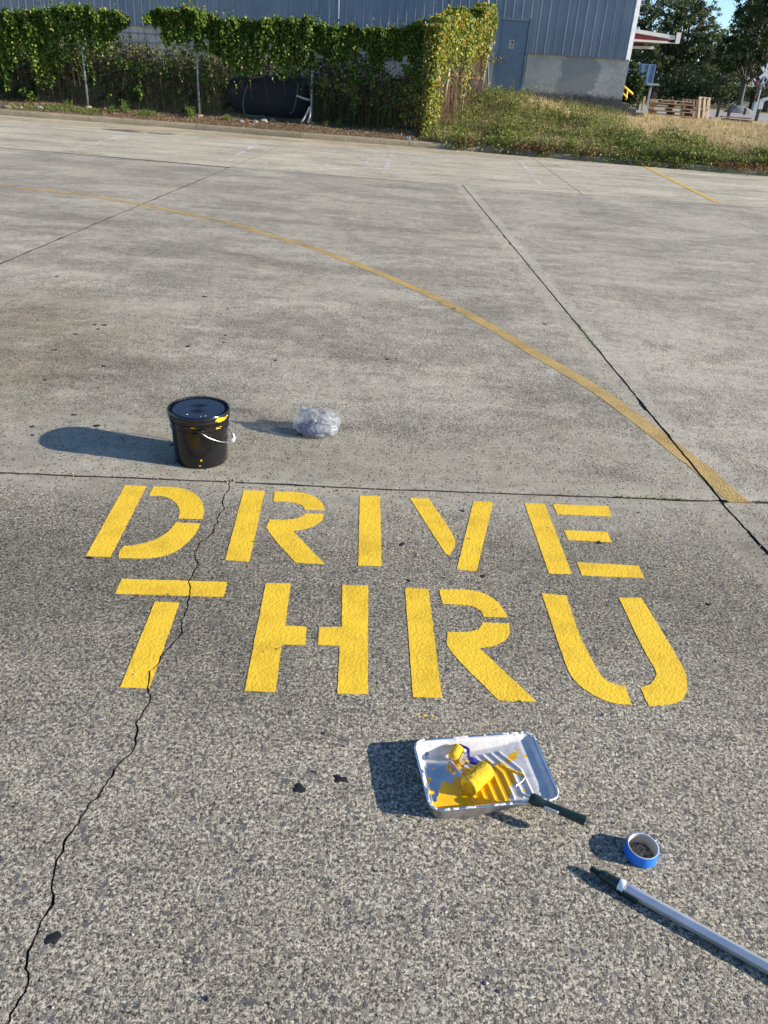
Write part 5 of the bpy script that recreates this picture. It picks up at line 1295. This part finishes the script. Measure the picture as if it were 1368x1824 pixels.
for (px, py, r, h, n, lb) in ((222, 200, .12, .34, 130, 'upright green tuft between the first and second fence posts'), (200, 201, .10, .22, 90, 'low green tuft left of the upright one by the kerb'), (340, 208, .16, .30, 170, 'green tuft at the foot of the second fence post'), (262, 205, .30, .14, 260, 'spreading low green weed right of the upright tuft'), (122, 193, .14, .22, 140, 'green tuft nearest the first fence post'), (100, 195, .55, .10, 420, 'carpet of low green weeds left of the first fence post'),
        (160, 200, .5, .10, 300, 'low green weeds right of the first fence post'), (405, 214, .10, .16, 70, 'small tuft at the left end of the dark bundle'), (580, 226, .08, .16, 50, 'tiny tuft right of the third fence post'), (603, 227, .10, .22, 60, 'pale tuft below the dry palm seedlings'), (40, 193, .5, .09, 260, 'thin green weeds by the pale stones')):
    tuft(px, py, r, h, n, lb)
DR = 'red brown dead weeds hanging over the kerb'
for (px, py, r, lb) in ((935, 268, .32, 'red brown dead weed clump left of the others on the kerb'), (968, 272, .30, 'red brown dead weed clump second from the left on the kerb'), (1050, 283, .26, 'small red brown dead weed clump midway along the kerb'), (1345, 302, .60, 'large red brown dead weed clump at the right edge of the photo'), (1290, 296, .35, 'red brown dead weed clump just left of the largest one'), (830, 258, .25, 'thin red brown dead weed clump nearest the fence corner')):
    tuft(px, py, r*1.25, .17, 420, lb, 'reddead', 'dead_weed', DR)
# green weeds: plants made of stems and leaves
pl_x = []; tries = 0
n = 3300; x = rng.uniform(.3, 17, n); v = rng.uniform(-.02, 1, n)
def green_depth(x): return np.interp(x, [0, 1.5, 4, 6.5, 8, 12, 17], [5.4, 6.6, 6.4, 3.6, 2.7, 2.3, 2.2])
y = np.array([float(kerb_y(a)) for a in x])+.10+v*green_depth(x)
den = nz(x, y, .9, 12)
k = (den > -.18) | (rng.uniform(0, 1, n) < .25); x, y, den = x[k], y[k], den[k]
hh = np.clip(.22+.36*nz(x, y, .8, 3)+rng.uniform(-.10, .16, len(x)), .06, .62)
Pq = []; Sq = []; Bq = []; Bh = []
for a, b, h in zip(x, y, hh):
    g0 = gz(a, b) if b > kerb_y(a)+.19 else .15; kk = int(14+50*h)
    ang = rng.uniform(0, 2*np.pi, kk); q = (.06+.28*h)*np.sqrt(rng.uniform(0, 1, kk)); zz = rng.uniform(.05, 1, kk)*h
    Pq.append(np.stack([a+q*np.cos(ang), b+q*np.sin(ang), g0+zz], 1)); Sq.append(rng.uniform(.03, .075, kk)*(1+.4*h))
    Bq.append(np.tile([[a, b, g0]], (5, 1))+rng.normal(0, .03, (5, 3))*[1, 1, 0]); Bh.append(rng.uniform(.6, 1.2, 5)*h)
for _ in range(420):                          # growth spilling over the kerb
    a = rng.uniform(.6, 17); sp_ = mnoise.noise(Vector((a*1.6, 2, 7)))
    if a < 2.0 and rng.uniform() < .6: continue
    if sp_ < -.28: continue
    b = float(kerb_y(a)) + rng.uniform(-.10, .20); kk = 26; ang = rng.uniform(0, 2*np.pi, kk); q = rng.uniform(.08, .30)*np.sqrt(rng.uniform(0, 1, kk)); yy = b+q*np.sin(ang)*.8; ky = float(kerb_y(a))
    zz = np.where(yy < ky, rng.uniform(.02, .26, kk), .15+rng.uniform(.02, .28, kk)); Pq.append(np.stack([a+q*np.cos(ang), yy, zz], 1)); Sq.append(rng.uniform(.04, .085, kk))
for _ in range(210):                          # taller straggling stalks
    a = rng.uniform(.7, 15); b = float(kerb_y(a))+rng.uniform(.15, 1)*green_depth(a); h = rng.uniform(.4, .85); kk = 22; t_ = rng.uniform(.15, 1, kk); lx, ly = rng.normal(0, .16, 2)
    Pq.append(np.stack([a+lx*t_+rng.normal(0, .035, kk), b+ly*t_+rng.normal(0, .035, kk), gz(a, b)+t_*h], 1)); Sq.append(rng.uniform(.03, .07, kk)); Bq.append(np.array([[a, b, gz(a, b)]]*2)); Bh.append(np.array([h, h*.8]))
V1 = leaves(np.concatenate(Pq), np.concatenate(Sq), out=np.array([0, -.2, .8]), droop=.1, wide=.55)
V2 = blades(np.concatenate(Bq), np.concatenate(Bh), .008, lean=.4)
V, F = cat(V1, V2); tag(tri_mesh('green_weeds', V, F, M['weed']), kind='stuff')
# straw grass, thinning with distance
n = 90000; x = rng.uniform(.6, 26, n); v = rng.uniform(0, 1, n)**1.25; y = np.array([float(kerb_y(a)) for a in x])+.35+v*12.2
ul = (x-WX)*math.cos(-TH)-(y-WY)*math.sin(-TH); vl = (x-WX)*math.sin(-TH)+(y-WY)*math.cos(-TH)
k = ~((ul < 4.5) & (vl > -.05)) & (nz(x, y, .6, 21) > -.35); x, y = x[k], y[k]
gd = green_depth(np.clip(x, 0, 17)); dd_ = y-np.array([float(kerb_y(a)) for a in x])
hgt = rng.uniform(.08, .30, len(x))*np.where(dd_ < gd, .95, np.where(dd_ > 8, .45, .75))*(1+.5*nz(x, y, .5, 4))
V1 = blades(np.stack([x, y, ground_z(x, y)-.01], 1), hgt, rng.uniform(.006, .016, len(x)), lean=.8)
tag(tri_mesh('straw_grass', *V1, M['straw']), kind='stuff')
n = 7000; x = rng.uniform(-.2, 7.0, n); y = 27+rng.uniform(0, 3.9, n); ul = (x-WX)*math.cos(-TH)-(y-WY)*math.sin(-TH); vl = (x-WX)*math.sin(-TH)+(y-WY)*math.cos(-TH)
k = (vl < -.12) & (nz(x, y, .8, 2) > -.1); x, y = x[k], y[k]
V1 = blades(np.stack([x, y, ground_z(x, y)], 1), rng.uniform(.10, .34, len(x)), .010, lean=.5)
V2 = leaves(np.stack([x, y, ground_z(x, y)+rng.uniform(.02, .26, len(x))], 1), rng.uniform(.03, .07, len(x)), droop=.1, wide=.5)
V, F = cat(V1, V2); tag(tri_mesh('wall_weeds', V, F, M['weed']), kind='stuff')
# grass in the open joints
Pj = []
for line, rngx in ((J1, (1.15, 1.66)), (jrw, None), (jr2w, None)):
    for p in line:
        if rngx and not (rngx[0] < p.x < rngx[1]): continue
        c = mnoise.noise(Vector((p.x*2.1, p.y*1.3, 17)))
        if c > (-.05 if rngx else .28):
            for _ in range(9 if rngx else 5): Pj.append((p.x+rng.normal(0, .018 if rngx else .008), p.y+rng.normal(0, .004 if rngx else .03), -.006))
Pj = np.array(Pj); V1 = blades(Pj, rng.uniform(.010, .028, len(Pj)), .004, lean=1.0); V2 = leaves(Pj+[0, 0, .010], rng.uniform(.006, .015, len(Pj)), out=np.array([0, 0, .8]), wide=.5)
V, F = cat(V1, V2); tag(tri_mesh('joint_weeds', V, F, M['tuft']), kind='stuff')
# stones and rubbish on the verge
M['stone'] = plain('pale rubble', (.25, .235, .205), .9, var=.3, sc=12, bump=.01)
def stone(px, py, r, seed, label, mat='stone', name='stone', group='pale stones on the verge', catg='stone', flat=.6):
    p = ong(px, py); bm = bmesh.new(); bmesh.ops.create_icosphere(bm, subdivisions=3, radius=1)
    for v in bm.verts:
        d = v.co.copy(); s = 1+.3*mnoise.noise(d*1.3+Vector((seed, 0, 0)))+.12*mnoise.noise(d*3.5+Vector((seed, 3, 0))); v.co = Vector((d.x*s*r, d.y*s*r*.8, max(-.3, d.z)*s*r*flat))
    me = bpy.data.meshes.new(name); bm.to_mesh(me); bm.free(); me.materials.append(M[mat]); o = bpy.data.objects.new(name, me); C.objects.link(o); o.location = p; return tag(o, label, catg, group)
for i, (px, py, r, lb) in enumerate(((14, 192, .12, 'pale stone at the left edge of the photo on the verge'), (26, 192, .10, 'pale stone second from the left edge on the verge'), (36, 193, .09, 'smallest of the three pale stones at the left end of the verge'), (455, 218, .10, 'pale stone below the dark bundle, left one'), (470, 217, .13, 'largest pale stone below the dark bundle'), (486, 216, .10, 'pale stone below the dark bundle, right one'), (430, 217, .08, 'small pale stone at the left below the dark bundle'))): stone(px, py, r, i+3, lb)
stone(71, 193, .11, 40, 'crumpled white paper litter on the verge left of the first post', 'whitepaint', 'paper_scrap', None, 'litter', .5)
stone(800, 235, .06, 44, 'crumpled white scrap in the weeds at the fence corner', 'whitepaint', 'paper_scrap', None, 'litter', .6)
p = ong(724, 250); M['palebluecup'] = plain('pale blue cup', (.35, .52, .58), .4, var=.1)
m = MB(); m.lathe([(0, 0), (.030, 0), (.042, .11), (.039, .11), (.028, .005), (0, .005)], 20, (0, 0, 0), Matrix.Rotation(R_(80), 3, 'X') @ Matrix.Rotation(.4, 3, 'Z')); o = m.build('paper_cup', M['palebluecup'], smooth=True, sharp=40); o.location = p+Vector((0, 0, .04)); o.rotation_euler.z = 1.0
tag(o, 'pale blue cup thrown on the verge behind the kerb', 'cup')

# loose grit lying on the slabs
n = 900; gxy = np.stack([rng.uniform(-2.2, 2.4, n), .8+rng.uniform(0, 1, n)**1.6*6], 1)
extra = [(p.x+rng.normal(0, .03), p.y+rng.normal(0, .02)) for p in J1+jrw[200:]+jr2w for _ in (0, 1) if rng.uniform() < .55]; gxy = np.concatenate([gxy, np.array(extra)]); n = len(gxy)
r_ = rng.uniform(.0012, .0042, n)*(rng.uniform(.6, 1.5, n)); oct_ = np.array([[1, 0, 0], [-1, 0, 0], [0, 1, 0], [0, -1, 0], [0, 0, 1], [0, 0, -.6]])
V = gxy[:, None, :].repeat(6, 1); V = np.concatenate([V, np.zeros((n, 6, 1))], 2) + (oct_[None]*rng.uniform(.6, 1.3, (n, 6, 1)))*r_[:, None, None] + np.array([0, 0, 1])*(r_*.5)[:, None, None]
f8 = np.array([[0, 2, 4], [2, 1, 4], [1, 3, 4], [3, 0, 4], [2, 0, 5], [1, 2, 5], [3, 1, 5], [0, 3, 5]]); F = (np.arange(n)[:, None, None]*6+f8[None]).reshape(-1, 3)
M['grit'] = leafmat('loose grit', [(0, (.06, .06, .06)), (.4, (.20, .19, .165)), (.8, (.40, .37, .31)), (1, (.5, .48, .43))], 0, .9)
tag(tri_mesh('grit', V.reshape(-1, 3), F, M['grit']), kind='stuff')
# ------------------------------------------------------------------ trees
M['treeleaf'] = leafmat('tree leaves', [(0, (.016, .034, .010)), (.4, (.032, .060, .016)), (.75, (.058, .092, .022)), (1, (.10, .13, .034))], .30, .5)
M['treeleaf2'] = leafmat('lighter tree leaves', [(0, (.034, .055, .024)), (.4, (.062, .090, .036)), (.75, (.10, .13, .048)), (1, (.15, .17, .065))], .32, .5)
M['bark'] = plain('grey bark', (.10, .085, .068), .9, var=.4, sc=5)
def tree(px, Y, H, W_, label, seed, mat='treeleaf', trunk=.28, low=.18, lobes=16, n=6500, ls=.34, name='broadleaf_tree'):
    p = aty(px, 165, Y); p.z = .82; o = empty(name, p); tag(o, label, 'tree', 'trees beyond the road'); r = random.Random(seed)
    m = MB(); top = Vector((r.uniform(-.4, .4), r.uniform(-.4, .4), H*.72)); fork = Vector((0, 0, H*low))
    m.tube([(0, 0, -.2), fork*.5, fork, fork.lerp(top, .5)+Vector((r.uniform(-.3, .3), 0, 0)), top], [trunk*1.3, trunk, trunk*.85, trunk*.5, trunk*.15], 8)
    cs = []
    for k in range(lobes):
        a = 2*math.pi*(k*.381+r.random()*.2); f_ = (k+.5)/lobes; zz = H*(low+.10+(1.0-low-.16)*f_)
        rad = W_*.5*(.35+1.1*math.sin(math.pi*min(1, (f_*.80+.18))))*r.uniform(.55, 1.0)*.8
        c = Vector((math.cos(a)*rad, math.sin(a)*rad, zz)); cs.append((c, W_*r.uniform(.13, .23)))
        st0 = fork.lerp(top, max(0, f_-.2)*.9); m.tube([st0, st0.lerp(c, .55)+Vector((0, 0, .2)), c], [trunk*.35, trunk*.2, trunk*.06], 6)
    m.build('trunk', M['bark'], o, smooth=True)
    w = np.array([q**2 for _, q in cs]); w /= w.sum(); ci_ = rng.choice(len(cs), n, p=w)
    cen = np.array([tuple(c) for c, _ in cs])[ci_]; rad = np.array([q for _, q in cs])[ci_]
    # each lobe is made of twig clumps
    ncl = lobes*22; cl_i = rng.choice(len(cs), ncl, p=w); d = unit(rng.normal(size=(ncl, 3))); rr = rng.uniform(.45, 1.0, ncl)**.6
    ctr = np.array([tuple(c) for c, _ in cs])[cl_i] + d*(rr*np.array([q for _, q in cs])[cl_i])[:, None]*np.array([1.25, 1.25, .85])
    pick_ = rng.integers(0, ncl, n); P_ = ctr[pick_] + rng.normal(0, 1, (n, 3))*np.array([.30, .30, .17])*W_*.085
    P_[:, 2] = np.maximum(P_[:, 2], H*low*.6)
    V, F = leaves(P_, rng.uniform(.6, 1.2, n)*ls, out=np.array([0, 0, .5]), droop=.3, wide=.6, spread=1.0)
    tri_mesh('crown', V, F, M[mat], o); return o
tree(1146, 98, 9.9, 6.0, 'grey green tree just right of the warehouse corner above the canopy', 1, 'treeleaf2', lobes=15, n=9500, ls=.25)
tree(1178, 104, 11.0, 5.5, 'tall loose crowned tree behind the canopy end', 2, 'treeleaf2', lobes=17, n=9500, ls=.25)
tree(1207, 99, 10.2, 5.6, 'round crowned grey green tree beside the utility pole', 3, 'treeleaf2', lobes=18, n=10500, ls=.25)
tree(1246, 97, 7.4, 4.4, 'lower bushy tree at the edge of the sky gap', 4, 'treeleaf2', lobes=13, low=.10, n=5000, ls=.25)
tree(1322, 84, 15.5, 6.2, 'big dark tree right of the sky gap with a forked trunk', 5, 'treeleaf', .26, .13, 28, 26000, .25)
tree(1372, 78, 15.0, 6.6, 'big sunlit tree behind the crossing signal', 6, 'treeleaf', .28, .15, 26, 22000, .25)
tree(1345, 90, 10.5, 5.5, 'yellow green tree standing between the two big dark ones', 7, 'treeleaf2', .25, .2, 18, 12000, .23)
tree(1440, 116, 14.0, 8.5, 'big tree outside the right edge', 8, 'treeleaf', .36, .2, 20, 7000)
tree(1530, 122, 13.0, 8.5, 'spreading tree furthest right along the road', 9, 'treeleaf2', .36, .2, 20, 6000)
tree(1276, 112, 6.2, 6.0, 'dark low tree closing the bottom of the sky gap', 10, 'treeleaf', .25, .08, 16, 7000, .28)
def bush(px, Y, H, W_, label, seed, mat='treeleaf', n=2600):
    p = aty(px, 165, Y); p.z = .82; cen = rng.normal(0, 1, (26, 3))*[W_*.22, W_*.16, H*.18]+[0, 0, H*.48]
    P_ = cen[rng.integers(0, 26, n)]+rng.normal(0, 1, (n, 3))*[W_*.10, W_*.09, H*.11]; P_[:, 2] = np.clip(P_[:, 2], .02, H)
    o = empty('shrub', p); tag(o, label, 'shrub', 'shrubs below the trees'); V, F = leaves(P_, rng.uniform(.12, .26, n), out=np.array([0, 0, .5]), wide=.6); tri_mesh('foliage', V, F, M[mat], o)
    MB().tube([(0, 0, -.1), (.1, 0, H*.5)], [.08, .04], 6).build('stem', M['bark'], o)
    return o
bush(1123, 47, 2.1, .95, 'dark conical shrub in front of the blue storage building', 1, n=3500)
for i, (px, Y, H, W_, lb) in enumerate(((1178, 92, 3.0, 5, 'dark shrub left of the foot of the utility pole'), (1212, 94, 3.4, 5, 'dark shrub right of the foot of the utility pole'), (1240, 90, 2.6, 4.5, 'dark shrub above the upright pale pallet'), (1268, 88, 3.6, 5, 'dark shrub under the sky gap'), (1296, 90, 3.2, 5, 'dark shrub left of the pale house'), (1362, 94, 3.0, 5, 'dark shrub behind the crossing signal'), (1400, 88, 3.5, 6, 'dark shrub right of the crossing signal'), (1150, 90, 3.0, 5, 'dark shrub behind the blue storage building'))):
    bush(px, Y, H, W_, lb, 20+i, ['treeleaf', 'treeleaf2'][i % 2])
# far wood closing the horizon
n = 40000; x = rng.uniform(-60, 210, n); y = 128+rng.uniform(0, 14, n); hmax = 8.0+3.0*nz(x, y*0, .07, 3)+2.0*nz(x, y*0, .3, 5)
P_ = np.stack([x, y, .8+hmax*rng.uniform(0, 1, n)**.8], 1); V, F = leaves(P_, rng.uniform(.5, 1.1, n), out=np.array([0, -.3, .5]), wide=.65)
tag(tri_mesh('far_wood', V, F, M['treeleaf']), kind='stuff')
